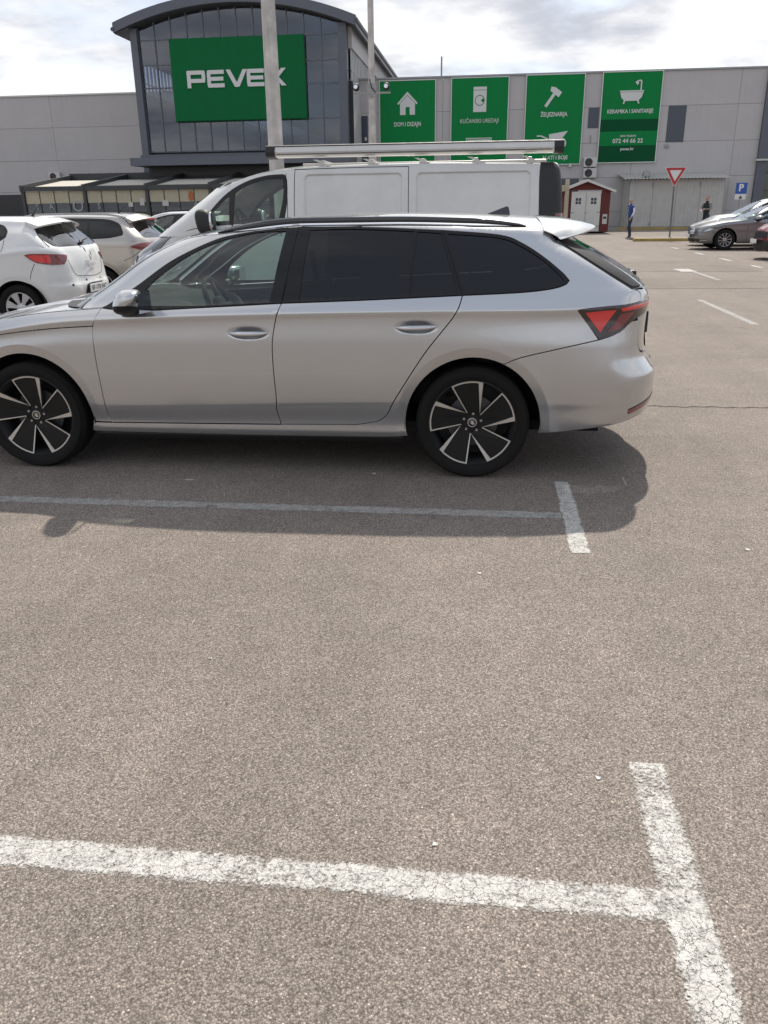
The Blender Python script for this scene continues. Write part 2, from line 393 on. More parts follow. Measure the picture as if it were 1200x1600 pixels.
def inside(P, poly):
    P = np.asarray(P, float); Q = np.asarray(poly, float)
    r = np.zeros(len(P), bool)
    x, y = P[:, 0], P[:, 1]
    x0, y0 = Q[:, 0], Q[:, 1]; x1, y1 = np.roll(x0, -1), np.roll(y0, -1)
    for a, b, c, d in zip(x0, y0, x1, y1):
        if b == d: continue
        r ^= ((b > y) != (d > y)) & (x < (c-a)*(y-b)/(d-b)+a)
    return r
def near_poly(P, poly, dist):
    """mask of points within dist of polygon vertices' edges (coarse)"""
    P = np.asarray(P, float); Q = np.asarray(poly, float); m = np.zeros(len(P), bool)
    A, B = Q, np.roll(Q, -1, 0)
    for a, b in zip(A, B):
        ab = b-a; t = np.clip(((P-a)@ab)/max(ab@ab, 1e-12), 0, 1)
        m |= ((P-(a+t[:, None]*ab))**2).sum(1) < dist*dist
    return m
# ---------------------------------------------------------------- panels cut from a body surface
def cdt(poly, holes, pts):
    V = [Vector(p) for p in poly]; E = [(i, (i+1) % len(poly)) for i in range(len(poly))]
    for h in holes:
        k = len(V); V += [Vector(p) for p in h]; E += [(k+i, k+(i+1) % len(h)) for i in range(len(h))]
    V += [Vector(p) for p in pts]
    r = geometry.delaunay_2d_cdt(V, E, [], 0, 1e-6)
    v = np.array([tuple(p) for p in r[0]]); F = np.array([f for f in r[2] if len(f) == 3])
    c = v[F].mean(1); ok = inside(c, poly)
    for h in holes: ok &= ~inside(c, h)
    return v, F[ok]
def make_mesh(name, verts, faces, normals, mat):
    me = bpy.data.meshes.new(name); me.from_pydata(verts.tolist(), [], [tuple(map(int, f)) for f in faces]); me.validate()
    me.shade_smooth()
    if normals is not None and len(me.vertices) == len(normals): me.normals_split_custom_set_from_vertices(normals.tolist())
    me.materials.append(MATS[mat]); return me
def patch(name, B, poly, mat, parent, up=False, holes=(), off=0., flange=.014, gu=.032, gz=.016, gap=.0030, sides=(1, -1), seam=None):
    """panel over polygon poly in the unrolled (u,z) plane, set off the body by off, with returned edges; one object per side"""
    poly = inset(poly, gap); holes = [inset(h, -gap)[::1] for h in holes]
    A = np.array(poly); lo, hi = A.min(0), A.max(0)
    G = B.seeds(lo, hi, gu, gz)
    if len(G):
        G = G[inside(G, poly)]
        for h in holes: G = G[~inside(G, h)] if len(G) else G
        for h in [poly]+holes: G = G[~near_poly(G, h, min(gz*.45, .006))] if len(G) else G
    v, F = cdt(poly, holes, G.tolist())
    Pp, n = B.normal(v[:, 0], v[:, 1], up); Pp = Pp+n*off
    fn = np.cross(Pp[F[:, 1]]-Pp[F[:, 0]], Pp[F[:, 2]]-Pp[F[:, 0]]); flip = (fn*n[F].mean(1)).sum(1) < 0
    F = F.copy(); F[flip] = F[flip][:, ::-1]
    if flange:
        for loop in [poly]+holes:
            L = np.array(loop); a = area2(L)
            p, m = B.normal(L[:, 0], L[:, 1], up); p = p+m*off
            t = np.roll(p, -1, 0)-np.roll(p, 1, 0); t /= np.maximum(np.linalg.norm(t, axis=1, keepdims=True), 1e-9)
            o = np.cross(m, t)*(1 if (a > 0) == (loop is poly) else -1)
            k = len(Pp); c = len(L)
            nn = (m+o); nn /= np.maximum(np.linalg.norm(nn, axis=1, keepdims=True), 1e-9)
            Pp = np.concatenate([Pp, p-m*.0003, p-m*flange]); n = np.concatenate([n, nn, o])
            i = np.arange(c); j = (i+1) % c
            q = np.concatenate([np.stack([k+i, k+j, k+c+j], 1), np.stack([k+i, k+c+j, k+c+i], 1)])
            F = np.concatenate([F, q])
    objs = []
    for s in sides:
        Q = Pp.copy(); m = n.copy(); f = F
        if s < 0: Q[:, 1] *= -1; m[:, 1] *= -1; f = F[:, ::-1]
        objs.append(obj(name, make_mesh(name, Q, f, m, mat), None, parent if not isinstance(parent, (list, tuple)) else parent[0 if s > 0 else 1]))
    return objs
def cap_mesh(name, B, edge, mat, parent, hood=False, off=0., g=.05, dz=None):
    """roof or bonnet skin inside a half-plan boundary edge [(x,y,z)...] from rear centre to front centre"""
    E = [p for p in edge if p[1] > 1e-4]
    full = E+[(x, -y, z) for x, y, z in reversed(E)]
    poly = [(p[0], p[1]) for p in full]
    A = np.array(poly); lo, hi = A.min(0), A.max(0)
    X, Yv = np.meshgrid(np.arange(lo[0]+g/2, hi[0], g), np.arange(lo[1]+g/2, hi[1], g)); G = np.stack([X.ravel(), Yv.ravel()], 1)
    G = G[inside(G, poly)]; G = G[~near_poly(G, poly, g*.35)]
    v, F = cdt(poly, [], G.tolist())
    f = lambda x, y: B.cap(x, y, hood)+(dz(x, y) if dz else 0)
    z = f(v[:, 0], v[:, 1])
    ed = {(round(p[0], 4), round(p[1], 4)): p[2] for p in full}
    for i, p in enumerate(v):
        k = (round(p[0], 4), round(p[1], 4))
        if k in ed: z[i] = ed[k]
    e = .004
    n = np.stack([-(f(v[:, 0]+e, v[:, 1])-f(v[:, 0]-e, v[:, 1]))/(2*e), -(f(v[:, 0], v[:, 1]+e)-f(v[:, 0], v[:, 1]-e))/(2*e), np.ones(len(v))], 1)
    n /= np.linalg.norm(n, axis=1, keepdims=True)
    Q = np.column_stack([v, z+off])
    fn = np.cross(Q[F[:, 1]]-Q[F[:, 0]], Q[F[:, 2]]-Q[F[:, 0]]); F = F.copy(); F[fn[:, 2] < 0] = F[fn[:, 2] < 0][:, ::-1]
    return obj(name, make_mesh(name, Q, F, n, mat), None, parent)
def top_edge(B, up, lo, hi, hood=False, u0=None, u1=None, n=90):
    """(u,z,xyz) along which the wall meets the cap, from u0 to u1 (defaults: rear centre to front centre)"""
    a, b = B.span((lo+hi)/2, up)
    # widest possible range, then trim to points actually on the centre line
    u = np.concatenate([np.linspace(u0 if u0 is not None else a-.12, u1 if u1 is not None else b+.12, n)])
    z = B.ztop(u, up, lo, hi, hood); p = B.M(u, z, up)
    return u, z, p
# ---------------------------------------------------------------- wheels
def superbox(hx, hy, hz, n=3.2, k=12, bottom=None):
    """rounded box as (verts, faces) on a uv sphere"""
    v = []; f = []
    sp = lambda c, e: math.copysign(abs(c)**e, c)
    e = 2/n
    for i in range(k+1):
        a = -math.pi/2+math.pi*i/k
        for j in range(2*k):
            b = math.pi*j/k
            v.append((hx*sp(math.cos(a), e)*sp(math.cos(b), e), hy*sp(math.cos(a), e)*sp(math.sin(b), e), hz*sp(math.sin(a), e)))
    for i in range(k):
        for j in range(2*k):
            q = (i*2*k+j, i*2*k+(j+1) % (2*k), (i+1)*2*k+(j+1) % (2*k), (i+1)*2*k+j); f.append(q)
    return v, f
def tyre_prof(R, rim, w):
    h = w/2
    P_ = [(rim, h*.80), (rim+.012, h*.93), (rim+(R-rim)*.45, h*1.02), (rim+(R-rim)*.75, h*.99), (R-.022, h*.90), (R-.006, h*.78), (R, h*.62), (R, h*.40), (R-.007, h*.39), (R-.007, h*.35), (R, h*.34), (R, h*.05), (R-.007, h*.04), (R-.007, -.04*h), (R, -.05*h)]
    return P_+[(r, -y) for r, y in reversed(P_[:-3])]
WHEEL_CACHE = {}
def wheel(parent, x, y, zc, R, rim, w, style, side, spin=0., emblem=True):
    """wheel with its outer face towards +y*side; parts share mesh data"""
    key = (R, rim, w, style)
    if key not in WHEEL_CACHE:
        d = {}
        d['tyre'] = MB().lathe(tyre_prof(R, rim, w), 72).mesh('tyre', True, angle=.9)
        h = w/2
        barrel = MB().lathe([(rim+.004, h*.82), (rim-.002, h*.84), (rim-.004, h*.78), (rim-.022, h*.55), (rim-.03, -h*.6), (.0001, -h*.6)], 64)
        d['wheel'] = barrel.mesh('wheel', True)
        sp = MB(); tr = MB(); face = h*.80
        pol = lambda r, a: (-r*math.cos(math.radians(a)), r*math.sin(math.radians(a)))
        if style == 'blade':
            ro = rim-.004
            for k in range(5):
                a0 = 120-72*k
                def yy(r): return face-.030*(1-r/ro)**1.0
                tipA = (ro*.255, a0); tipB = (ro*.255, a0-72)
                arc = [(ro, a0-43.5*i/12) for i in range(13)]
                # black blade: thin edge, arc, bar, hub
                blade = [tipA]+arc+[tipB, (ro*.2, a0-36)]
                pv = [pol(r, a) for r, a in blade]
                n = len(pv); dep = .016
                vv = [(p[0], yy(r)-.004, p[1]) for p, (r, a) in zip(pv, blade)]+[(p[0], yy(r)-.004-dep, p[1]) for p, (r, a) in zip(pv, blade)]
                tri = geometry.tessellate_polygon([[Vector((*p, 0)) for p in pv]])
                sp.add(vv, [tuple(t) for t in tri]+[(i, (i+1) % n, (i+1) % n+n, i+n) for i in range(n)])
                def strip(A, Bp, th=.010):
                    m = len(A); v_ = []
                    for (r, a), (r2, a2) in zip(A, Bp):
                        p, q = pol(r, a), pol(r2, a2); v_ += [(p[0], yy(r), p[1]), (q[0], yy(r2), q[1]), (p[0], yy(r)-th, p[1]), (q[0], yy(r2)-th, q[1])]
                    f_ = []
                    for i in range(m-1):
                        b, c = i*4, i*4+4; f_ += [(b, b+1, c+1, c), (b, c, c+2, b+2), (b+1, b+3, c+3, c+1)]
                    f_ += [(0, 2, 3, 1), (m*4-4, m*4-3, m*4-1, m*4-2)]
                    tr.add(v_, f_)
                t_ = lambda a, b, k_: (a[0]+(b[0]-a[0])*k_, a[1]+(b[1]-a[1])*k_)
                strip([(ro*.255, a0), (ro, a0)], [(ro*.27, a0-4.5), (ro, a0-1.9)])
                strip(arc, [(r-.0085, a) for r, a in arc])
                # thick bar, straight in the wheel plane
                P0, P1, Q1 = pol(ro*.26, a0-72), pol(ro, a0-43.5), pol(ro, a0-37.2)
                Q0 = pol(ro*.275, a0-69)
                bar = [P0, P1, Q1, Q0]; rr = [ro*.26, ro, ro, ro*.27]
                v_ = [(p[0], yy(r)+.001, p[1]) for p, r in zip(bar, rr)]+[(p[0], yy(r)-.014, p[1]) for p, r in zip(bar, rr)]
                tr.add(v_, [(0, 1, 2, 3), (0, 4, 5, 1), (1, 5, 6, 2), (2, 6, 7, 3), (3, 7, 4, 0)])
            sp.lathe([(.0001, face-.030), (ro*.27, face-.030), (ro*.30, face-.045), (ro*.3, face-.09)], 40)
            d['rim'] = sp.mesh('rim'); d['rim_trim'] = tr.mesh('rim_trim')
            bt = MB().lathe([(.0001, .006), (.008, .006), (.010, 0), (.010, -.01)], 6); d['bolt'] = bt.mesh('bolt')
            d['emblem'] = MB().lathe([(.0001, .004), (.026, .004), (.029, .002), (.029, -.004)], 32).mesh('emblem', True)
            em = MB().lathe([(.0225, .0042), (.0225, .0062), (.0265, .0062), (.0265, .0042)], 32)
            em.prism([(-.013, -.010), (-.004, -.013), (.010, -.006), (.004, -.004), (.013, .001), (.005, .002), (.012, .008), (.003, .007), (.004, .014), (-.003, .007), (-.010, .009), (-.006, .001), (-.012, -.003)], .0042, .0062)
            d['emblem_ring'] = em.mesh('emblem_ring')
        else:
            ns, gapw, hubr = {'ten': (10, .46, .30), 'cover': (7, .62, .34), 'five': (5, .5, .3)}[style]
            ro = rim-.006
            for k in range(ns):
                a = 360/ns*k; wd = 360/ns*gapw
                A = [(ro*hubr*.8, a-wd*.5), (ro, a-wd*.5*(.62 if style == 'ten' else .95)), (ro, a), (ro, a+wd*.5*(.62 if style == 'ten' else .95)), (ro*hubr*.8, a+wd*.5)]
                pv = [pol(*q) for q in A]; n = len(pv)
                yy = lambda r: face-.022*abs(1-r/ro)
                vv = [(p[0], yy(q[0]), p[1]) for p, q in zip(pv, A)]+[(p[0]*.99, yy(q[0])-.025, p[1]*.99) for p, q in zip(pv, A)]
                sp.add(vv, [(0, 1, 2), (0, 2, 4), (2, 3, 4)]+[(i, i+n, (i+1) % n+n, (i+1) % n) for i in range(n)])
            sp.lathe([(.0001, face-.010), (ro*.2, face-.012), (ro*hubr, face-.022), (ro*hubr, face-.05)], 40)
            sp.lathe([(ro+.006, face-.004), (ro-.004, face+.002), (ro-.014, face-.006), (ro-.014, face-.03)], 56)
            d['rim'] = sp.mesh('rim', True, angle=.5)
            d['emblem'] = MB().lathe([(.0001, .003), (.028, .002), (.031, -.006)], 24).mesh('emblem', True)
        WHEEL_CACHE[key] = d
    d = WHEEL_CACHE[key]; rz = 0 if side > 0 else math.pi
    w_ = obj('wheel', d['wheel'], 'black_plastic', parent, (x, y, zc), (0, math.radians(spin), rz))
    obj('tyre', d['tyre'], 'rubber', w_)
    obj('rim', d['rim'], {'blade': 'blade_black', 'ten': 'alloy_grey', 'cover': 'cover_silver', 'five': 'alloy'}[style], w_)
    if 'rim_trim' in d: obj('rim_trim', d['rim_trim'], 'alloy', w_)
    fy = w/2*.80
    if 'disc' not in d: d['disc'] = MB().lathe([(.05, .0), (.15, .0), (.15, -.02), (.05, -.02)], 40).mesh('brake_disc')
    if style == 'blade': obj('brake_disc', d['disc'], 'brake_metal', w_, (0, .01, 0))
    if style == 'blade':
        for k in range(5):
            a = math.radians(95+72*k); obj('bolt', d['bolt'], 'alloy_grey', w_, (.052*math.cos(a), fy-.030, .052*math.sin(a)))
        obj('emblem', d['emblem'], 'black_gloss', w_, (0, fy-.030, 0)); obj('emblem_ring', d['emblem_ring'], 'alloy', w_, (0, fy-.030, 0))
    elif emblem: obj('emblem', d['emblem'], 'chrome', w_, (0, fy-.010, 0))
    return w_
def arch_liner(parent, x, zc, R, y0, y1, side):
    a = [math.radians(-6+192*i/24) for i in range(25)]
    v = []; f = []
    for t in a:
        for y in (y0, y1): v.append((x+R*math.cos(t), side*y, zc+R*math.sin(t)))
    f = [(2*i, 2*i+1, 2*i+3, 2*i+2) for i in range(24)]
    k = len(v); v.append((x, side*y0, zc)); f += [(2*i, 2*i+2, k) for i in range(24)]
    return MB().add(v, f).build('arch_liner', 'dark_void', parent)
def arc_pts(cx, cz, R, a0, a1, n=22):
    return [(cx+R*math.cos(math.radians(a0+(a1-a0)*i/n)), cz+R*math.sin(math.radians(a0+(a1-a0)*i/n))) for i in range(n+1)]
# Octavia body definition
OCT_ROWS = [
 [(-1.1,.20,.66),(-.8,.20,.74),(-.4,.20,.79),(.4,.17,.79),(2.3,.17,.79),(3.1,.17,.78),(3.5,.17,.72)],
 [(-1.1,.30,.74),(-.8,.265,.81),(-.4,.25,.845),(.4,.236,.862),(2.3,.236,.862),(3.1,.21,.82),(3.5,.22,.74)],
 [(-1.1,.335,.755),(-.8,.31,.84),(-.4,.285,.867),(.4,.27,.874),(2.3,.27,.874),(3.1,.26,.84),(3.5,.26,.75)],
 [(-1.1,.35,.765),(-.8,.325,.85),(-.4,.31,.872),(.4,.300,.8735),(2.3,.300,.8735),(3.1,.30,.85),(3.5,.30,.75)],
 [(-1.1,.42,.785),(-.8,.42,.858),(-.4,.41,.885),(.4,.425,.894),(2.3,.385,.892),(3.1,.40,.86),(3.5,.4,.76)],
 [(-1.1,.46,.79),(-.8,.46,.862),(-.4,.46,.893),(.4,.455,.900),(2.3,.415,.898),(3.1,.43,.865),(3.5,.43,.765)],
 [(-1.1,.60,.795),(-.8,.60,.866),(-.4,.60,.900),(.4,.62,.908),(2.3,.60,.906),(3.1,.6,.87),(3.5,.58,.77)],
 [(-1.1,.76,.775),(-.8,.76,.855),(-.4,.76,.898),(.4,.78,.907),(2.3,.76,.905),(3.1,.70,.86),(3.5,.65,.77)],
 [(-1.1,.93,.745),(-.8,.945,.836),(-.4,.93,.884),(.4,.925,.902),(2.3,.87,.899),(3.1,.76,.85),(3.5,.69,.76)],
 [(-1.1,.965,.745),(-.8,.978,.838),(-.4,.968,.888),(.4,.960,.906),(2.3,.905,.903),(3.1,.79,.853),(3.5,.71,.765)],
 [(-1.1,.975,.74),(-.8,.99,.832),(-.4,.98,.883),(.4,.970,.903),(2.3,.915,.900),(3.1,.80,.85),(3.5,.72,.76)],
 [(-1.1,1.03,.70),(-.8,1.06,.785),(-.4,1.055,.848),(.0,1.048,.866),(.4,1.032,.874),(1.1,1.003,.876),(2.1,.972,.868),(2.5,.95,.848),(3.1,.85,.81),(3.5,.75,.72)],
 [(-1.1,1.06,.66),(-.8,1.075,.77),(-.4,1.07,.836),(.0,1.062,.856),(.4,1.046,.864),(1.1,1.017,.866),(2.1,.986,.855),(2.5,.965,.80),(3.1,.88,.74),(3.5,.78,.66)],
 [(-1.1,1.15,.62),(-.8,1.16,.71),(-.4,1.20,.755),(.4,1.21,.782),(1.1,1.20,.785),(1.7,1.18,.775),(2.1,1.1,.78),(2.5,1.05,.68)],
 [(-1.1,1.25,.56),(-.8,1.28,.62),(-.4,1.315,.665),(.4,1.345,.69),(1.1,1.35,.69),(1.7,1.32,.69),(2.1,1.25,.69)],
 [(-1.1,1.30,.53),(-.8,1.33,.58),(-.4,1.365,.625),(.4,1.398,.648),(1.1,1.405,.65),(1.7,1.38,.64),(2.1,1.35,.64)],
 [(-1.1,1.33,.49),(-.8,1.36,.53),(-.4,1.395,.565),(.4,1.428,.59),(1.1,1.435,.59),(1.7,1.41,.585),(2.1,1.39,.58)],
]
# z, x of the rear, corner radius along x, across y
OCT_REAR = [(.20,-.93,.40,.40),(.27,-1.0,.42,.42),(.33,-1.05,.36,.40),(.45,-1.075,.33,.40),(.55,-1.08,.30,.40),(.59,-1.072,.30,.38),(.63,-1.04,.28,.36),(.70,-.995,.26,.34),(.80,-.98,.24,.32),(.95,-.985,.24,.30),(1.02,-.985,.22,.28),(1.065,-.955,.18,.21),(1.12,-.885,.20,.22),(1.25,-.66,.20,.22),(1.32,-.53,.20,.22),(1.42,-.46,.20,.22)]
OCT_NOSE = [(.17,3.42,.5,.45),(.30,3.52,.5,.45),(.45,3.55,.5,.45),(.6,3.53,.5,.45),(.7,3.48,.5,.42),(.78,3.40,.45,.4),(.9,3.2,.4,.4)]
OCT_WIND = [(.88,2.52,.2,.20),(.983,2.40,.2,.20),(1.1,2.20,.2,.20),(1.227,2.02,.2,.20),(1.33,1.79,.2,.2),(1.37,1.66,.2,.2),(1.40,1.50,.2,.2),(1.44,1.30,.2,.2)]
OCT_ROOF = [(-.70,1.41,1.345),(-.4,1.437,1.375),(0.,1.459,1.395),(.5,1.472,1.408),(1.0,1.464,1.408),(1.3,1.442,1.385),(1.6,1.40,1.36)]
OCT_HOOD = [(1.9,1.03,.985),(2.15,1.01,.975),(2.5,.985,.95),(3.0,.90,.87),(3.3,.82,.79),(3.5,.76,.735),(3.6,.70,.68)]
OCT_ARCH = [(0,.325,.385),(2.686,.325,.385)]
def cabin(t, xs, seat_z=.30, w=.36, dash=1.55, roof=1.36, wheel_y=.37, wid=.74, rear=True, steer=None):
    """seats, dashboard, steering wheel and floor seen through the glass"""
    MB().box((xs[-1]-.45, -wid, seat_z-.06), (dash+.5, wid, seat_z-.02)).build('cabin_floor', 'interior', t)
    for y in (w, -w):
        s = obj('front_seat', MB().add(*superbox(.27, .25, .13, 3.2)).mesh('front_seat', True, angle=3), 'interior', t, (xs[0], y, seat_z+.12))
        b = MB(); v, f = superbox(.10, .24, .34, 3.0); b.add([(p[0]-.32*p[2]*.9, p[1]*(1-.12*max(0, p[2]/.34)), p[2]) for p in v], f)
        obj('seat_back', b.mesh('seat_back', True, angle=3), 'interior', s, (-.30, 0, .40))
        h = MB(); v, f = superbox(.06, .13, .10, 2.8); h.add(v, f); obj('headrest', h.mesh('headrest', True, angle=3), 'interior', s, (-.44, 0, .86))
    if rear:
        for k, y in enumerate((.36, -.36)):
            s = obj('rear_seat', MB().add(*superbox(.25, .35, .13, 3.4)).mesh('rear_seat', True, angle=3), 'interior', t, (xs[1], y, seat_z+.14))
            b = MB(); v, f = superbox(.10, .34, .32, 3.2); b.add([(p[0]-.3*p[2], p[1], p[2]) for p in v], f); obj('seat_back', b.mesh('seat_back', True, angle=3), 'interior', s, (-.28, 0, .40))
            h = MB(); v, f = superbox(.05, .12, .08, 2.8); h.add(v, f); obj('headrest', h.mesh('headrest', True, angle=3), 'interior', s, (-.40, 0, .78))
    d = MB(); v, f = superbox(.36, wid, .20, 4.0, 14); d.add([(p[0]+.10*(1 if p[2] > 0 else 0)*p[2]/.2, p[1], p[2]*(1.0 if p[0] > 0 else .8)) for p in v], f)
    dd = obj('dashboard', d.mesh('dashboard', True, angle=3), 'interior', t, (dash+.18, 0, seat_z+.49))
    c = Vector(steer or (dash-.24, wheel_y, seat_z+.60)); ax = Vector((-.88, 0, .42)).normalized(); e1 = Vector((0, 1, 0)); e2 = ax.cross(e1)
    sw = MB(); n = 28
    sw.tube([c+(e1*math.cos(2*math.pi*k/n)+e2*math.sin(2*math.pi*k/n))*.185 for k in range(n+1)], .017, 8, False)
    sw.add([tuple(c+e1*q[1]*.9+e2*q[0]+ax*q[2]) for q in superbox(.07, .09, .03, 2.6, 8)[0]], superbox(.07, .09, .03, 2.6, 8)[1])
    for a in (0, 180, 250): sw.tube([c, c+(e1*math.cos(math.radians(a))+e2*math.sin(math.radians(a)))*.18], .016, 6)
    sw.tube([c, c-ax*.3], .035, 8)
    sw.build('steering_wheel', 'interior', t, True, angle=3)
def handle(B, parent, cx, cz, L=.235, side=1, mat='silver_paint', slope=0.):
    """pull handle bowed off the door skin"""
    v = []; n = 18; m = 10
    for i in range(n+1):
        s = -1+2*i/n; x = cx+s*L/2; z0 = cz+slope*s*L/2-.004*(1-s*s)
        y0 = float(B.Y(x, z0)); off = .004+.034*(1-abs(s)**2.4); hz = .0035+.0135*(1-abs(s)**3); hy = .003+.008*(1-abs(s)**3)
        for k in range(m):
            a = 2*math.pi*k/m; v.append((x, side*(y0+off-.006+hy*math.cos(a)), z0+hz*math.sin(a)))
    f = [(i*m+k, i*m+(k+1) % m, (i+1)*m+(k+1) % m, (i+1)*m+k) for i in range(n) for k in range(m)]+[tuple(range(m)), tuple(range(n*m, n*m+m))]
    return MB().add(v, f).build('door_handle', mat, parent, True, angle=2)
def door_mirror(t, x, y, z, side, paint, sx=.105, sy=.115, sz=.082):
    v, f = superbox(sx, sy, sz, 3.0, 12)
    sh = lambda p: (p[0]*(1.0-.15*p[1]/sy)+.05*(1-(p[2]/sz))*.5-.03*p[1]/sy, p[1], p[2]*(1.0-.18*(p[1]/sy))+.012*p[1]/sy)
    lo = MB().add([sh((p[0]*.985, p[1]*.985, min(p[2], -.028))) for p in v], f)
    hi = MB().add([sh((p[0], p[1], max(p[2], -.030))) for p in v], f)
    flip = (lambda m: [m.__setattr__('v', [(a, side*b, c) for a, b, c in m.v]), m][1])
    base = flip(lo).build('mirror', 'black_plastic', t, True, (x, side*y, z), angle=1.0)
    flip(hi).build('mirror_cap', paint, base, True, angle=1.0)
    ft = MB().tube([(0.0, -side*(sy+.12), -.055), (0, -side*sy*.6, -.045)], [.035, .028], 8); ft.build('mirror_foot', 'black_plastic', base, True)
    g = MB().add([(-sx-.004, side*sy*k, zz_) for k, zz_ in ((-.85, -.06), (.85, -.055), (.8, .05), (-.8, .06))], [(0, 1, 2, 3)]); g.build('mirror_glass', 'chrome', base)
    return base
# ---------------------------------------------------------------- the silver estate in front
def silver_estate():
    B = Body(OCT_ROWS, OCT_REAR, OCT_NOSE, OCT_WIND, OCT_ROOF, OCT_HOOD, OCT_ARCH, rear_bulge=.06, wind_bulge=.08)
    B.dents = [(1.283, .842, .125, .040, .016), (.322, .879, .125, .040, .016)]
    t = thing('estate_car', 'silver estate car parked side-on in front of the white van, two-tone alloy wheels', 'car', (-.041, 5.468, 0), math.pi)
    PT = 'silver_paint'
    BW = OCT_ARCH[0]; FW = OCT_ARCH[1]
    dB = [(1.085, 1.004), (1.113, .939), (1.144, .798), (1.148, .652), (1.142, .475), (1.147, .395), (1.128, .303)]
    dF = [(2.16, .976), (2.212, .876), (2.219, .728), (2.207, .509), (2.196, .337), (2.181, .297)]
    rD = [(1.129, .303), (.666, .310)]; rD2 = [(.666, .310), (.539, .336), (.486, .385), (.45, .459), (.276, .732), (.112, .942), (.071, 1.046)]
    beltF = [(2.16, .976), (2.05, .966), (1.907, .963), (1.495, .983), (1.085, 1.004)]; beltR = [(1.085, 1.004), (.648, 1.02), (.071, 1.046)]
    beltQ = [(.071, 1.046), (-.249, 1.06), (-.418, 1.078), (-.49, 1.1), (-.506, 1.118), (-.478, 1.149), (-.367, 1.236), (-.244, 1.31), (-.12, 1.352), (.19, 1.379)]
    wtop = [(.19, 1.379), (.684, 1.403), (1.012, 1.402), (1.2, 1.389), (1.384, 1.366), (1.526, 1.33), (1.754, 1.227), (1.954, 1.094), (2.13, .988)]
    # doors
    fd = patch('front_door', B, ring(dF[::-1], beltF, dB), PT, t)
    rd = patch('rear_door', B, ring(beltR, rD2[::-1], rD[::-1], dB[::-1]), PT, t)
    for i, s in enumerate((1, -1)):
        handle(B, fd[i], 1.283, .840, side=s, slope=-.01); handle(B, rd[i], .322, .877, side=s, slope=-.03)
    # side panel: A-pillar, cant rail, D-pillar, rear wing
    u, z, p = top_edge(B, True, 1.2, 1.47, n=70, u0=-.40, u1=1.55)
    top = list(zip(u, z))
    apil = [top[-1], (1.75, 1.335), (1.92, 1.25), (2.12, 1.12), (2.29, 1.0), (2.30, .968)]
    arcR = arc_pts(BW[0], BW[1], BW[2], -13, 113)
    wing = ring([(2.16, .976), (2.13, .988)], wtop[::-1], beltQ[::-1], rD2[::-1], rD[::-1], [(1.128, .301), (2.18, .295), (2.306, .2945)], [(2.306, .2945), (2.325, .235)], [(2.325, .235), (1.3, .229), (.60, .232), (.376, .240)], arcR,
                [arcR[-1], (-.173, .676), (-.251, .711), (-.453, .76), (-.679, .809)], [(-.679, .809), (-.56, .968)], [(-.56, .968), (-.75, .985), (-.95, 1.0)], [(-.95, 1.0), (-.93, 1.045), (-.857, 1.07)],
                [(-.857, 1.07), (-.725, 1.146), (-.553, 1.252), (-.451, 1.318), (-.40, float(z[0]))], top, apil)
    patch('side_panel', B, wing, PT, t, up=True)
    # window band: black trim with panes let in
    dlo = ring(beltF, beltR, beltQ, wtop)
    gF = ring([(1.92, .990), (1.912, 1.042), (1.854, 1.117), (1.67, 1.244), (1.486, 1.325), (1.261, 1.372), (1.09, 1.379)], [(1.09, 1.379), (1.158, 1.012)], [(1.158, 1.012), (1.55, .993), (1.92, .990)])
    gR = ring([(.985, 1.017), (.945, 1.384)], [(.945, 1.384), (.685, 1.387), (.357, 1.372)], [(.357, 1.372), (.378, 1.043)])
    gR2 = ring([(.356, 1.045), (.332, 1.37)], [(.332, 1.37), (.205, 1.361)], [(.205, 1.361), (.14, 1.17), (.102, 1.054)])
    gQ = ring([(.055, 1.062), (.11, 1.21), (.160, 1.357)], [(.160, 1.357), (-.12, 1.333), (-.245, 1.287), (-.368, 1.213), (-.460, 1.135), (-.472, 1.118), (-.455, 1.102), (-.404, 1.091), (-.249, 1.076), (.055, 1.062)])
    tr = patch('window_trim', B, dlo, 'black_trim', t, up=True, holes=[gF, gR, gR2, gQ], off=.0015, gu=.03, gz=.02)
    for g, m in ((gF, 'glass_clear'), (gR, 'glass_privacy'), (gR2, 'glass_privacy'), (gQ, 'glass_privacy')):
        patch('window_glass', B, g, m, tr, up=True, off=-.003, flange=0, gap=-.004, gu=.05, gz=.03)
    # B-pillar gap line and C-pillar gap line over the trim
    for cl in ([(1.085, 1.006), (1.012, 1.40)], [(.071, 1.048), (.122, 1.195), (.192, 1.378)]):
        L = smooth_line(cl); patch('door_seam', B, L+[(a+.005, b) for a, b in reversed(L)], 'dark_void', tr, up=True, off=.0022, flange=0, gap=0, gu=.05, gz=.05)
    # sill
    sill = ring([(2.30, .24), (2.285, .262), (2.18, .292)], [(2.18, .292), (1.13, .298), (.666, .305), (.605, .304)], [(.605, .304), (.605, .24)], [(.605, .24), (1.3, .232), (2.30, .228)])
    patch('sill_strip', B, ring([(2.31, .225), (1.3, .227), (.40, .236)], [(.40, .236), (.40, .19)], [(.40, .19), (2.31, .18)]), 'black_plastic', t)
    # front wing
    arcF = arc_pts(FW[0], FW[1], FW[2], 184, 1)
    hood_l = [(2.212, .876), (2.484, .859), (2.809, .821), (3.10, .765), (3.30, .70)]
    fw = ring(dF[1:], [(2.181, .299), (2.302, .299)], arcF, [arcF[-1], (3.10, .50), (3.28, .62), (3.30, .70)], hood_l[::-1])
    patch('front_wing', B, fw, PT, t)
    # bonnet side + skin
    uh, zh, ph = top_edge(B, False, .60, 1.05, True, u0=2.235, n=80)
    k = int(np.searchsorted(uh, 3.34))
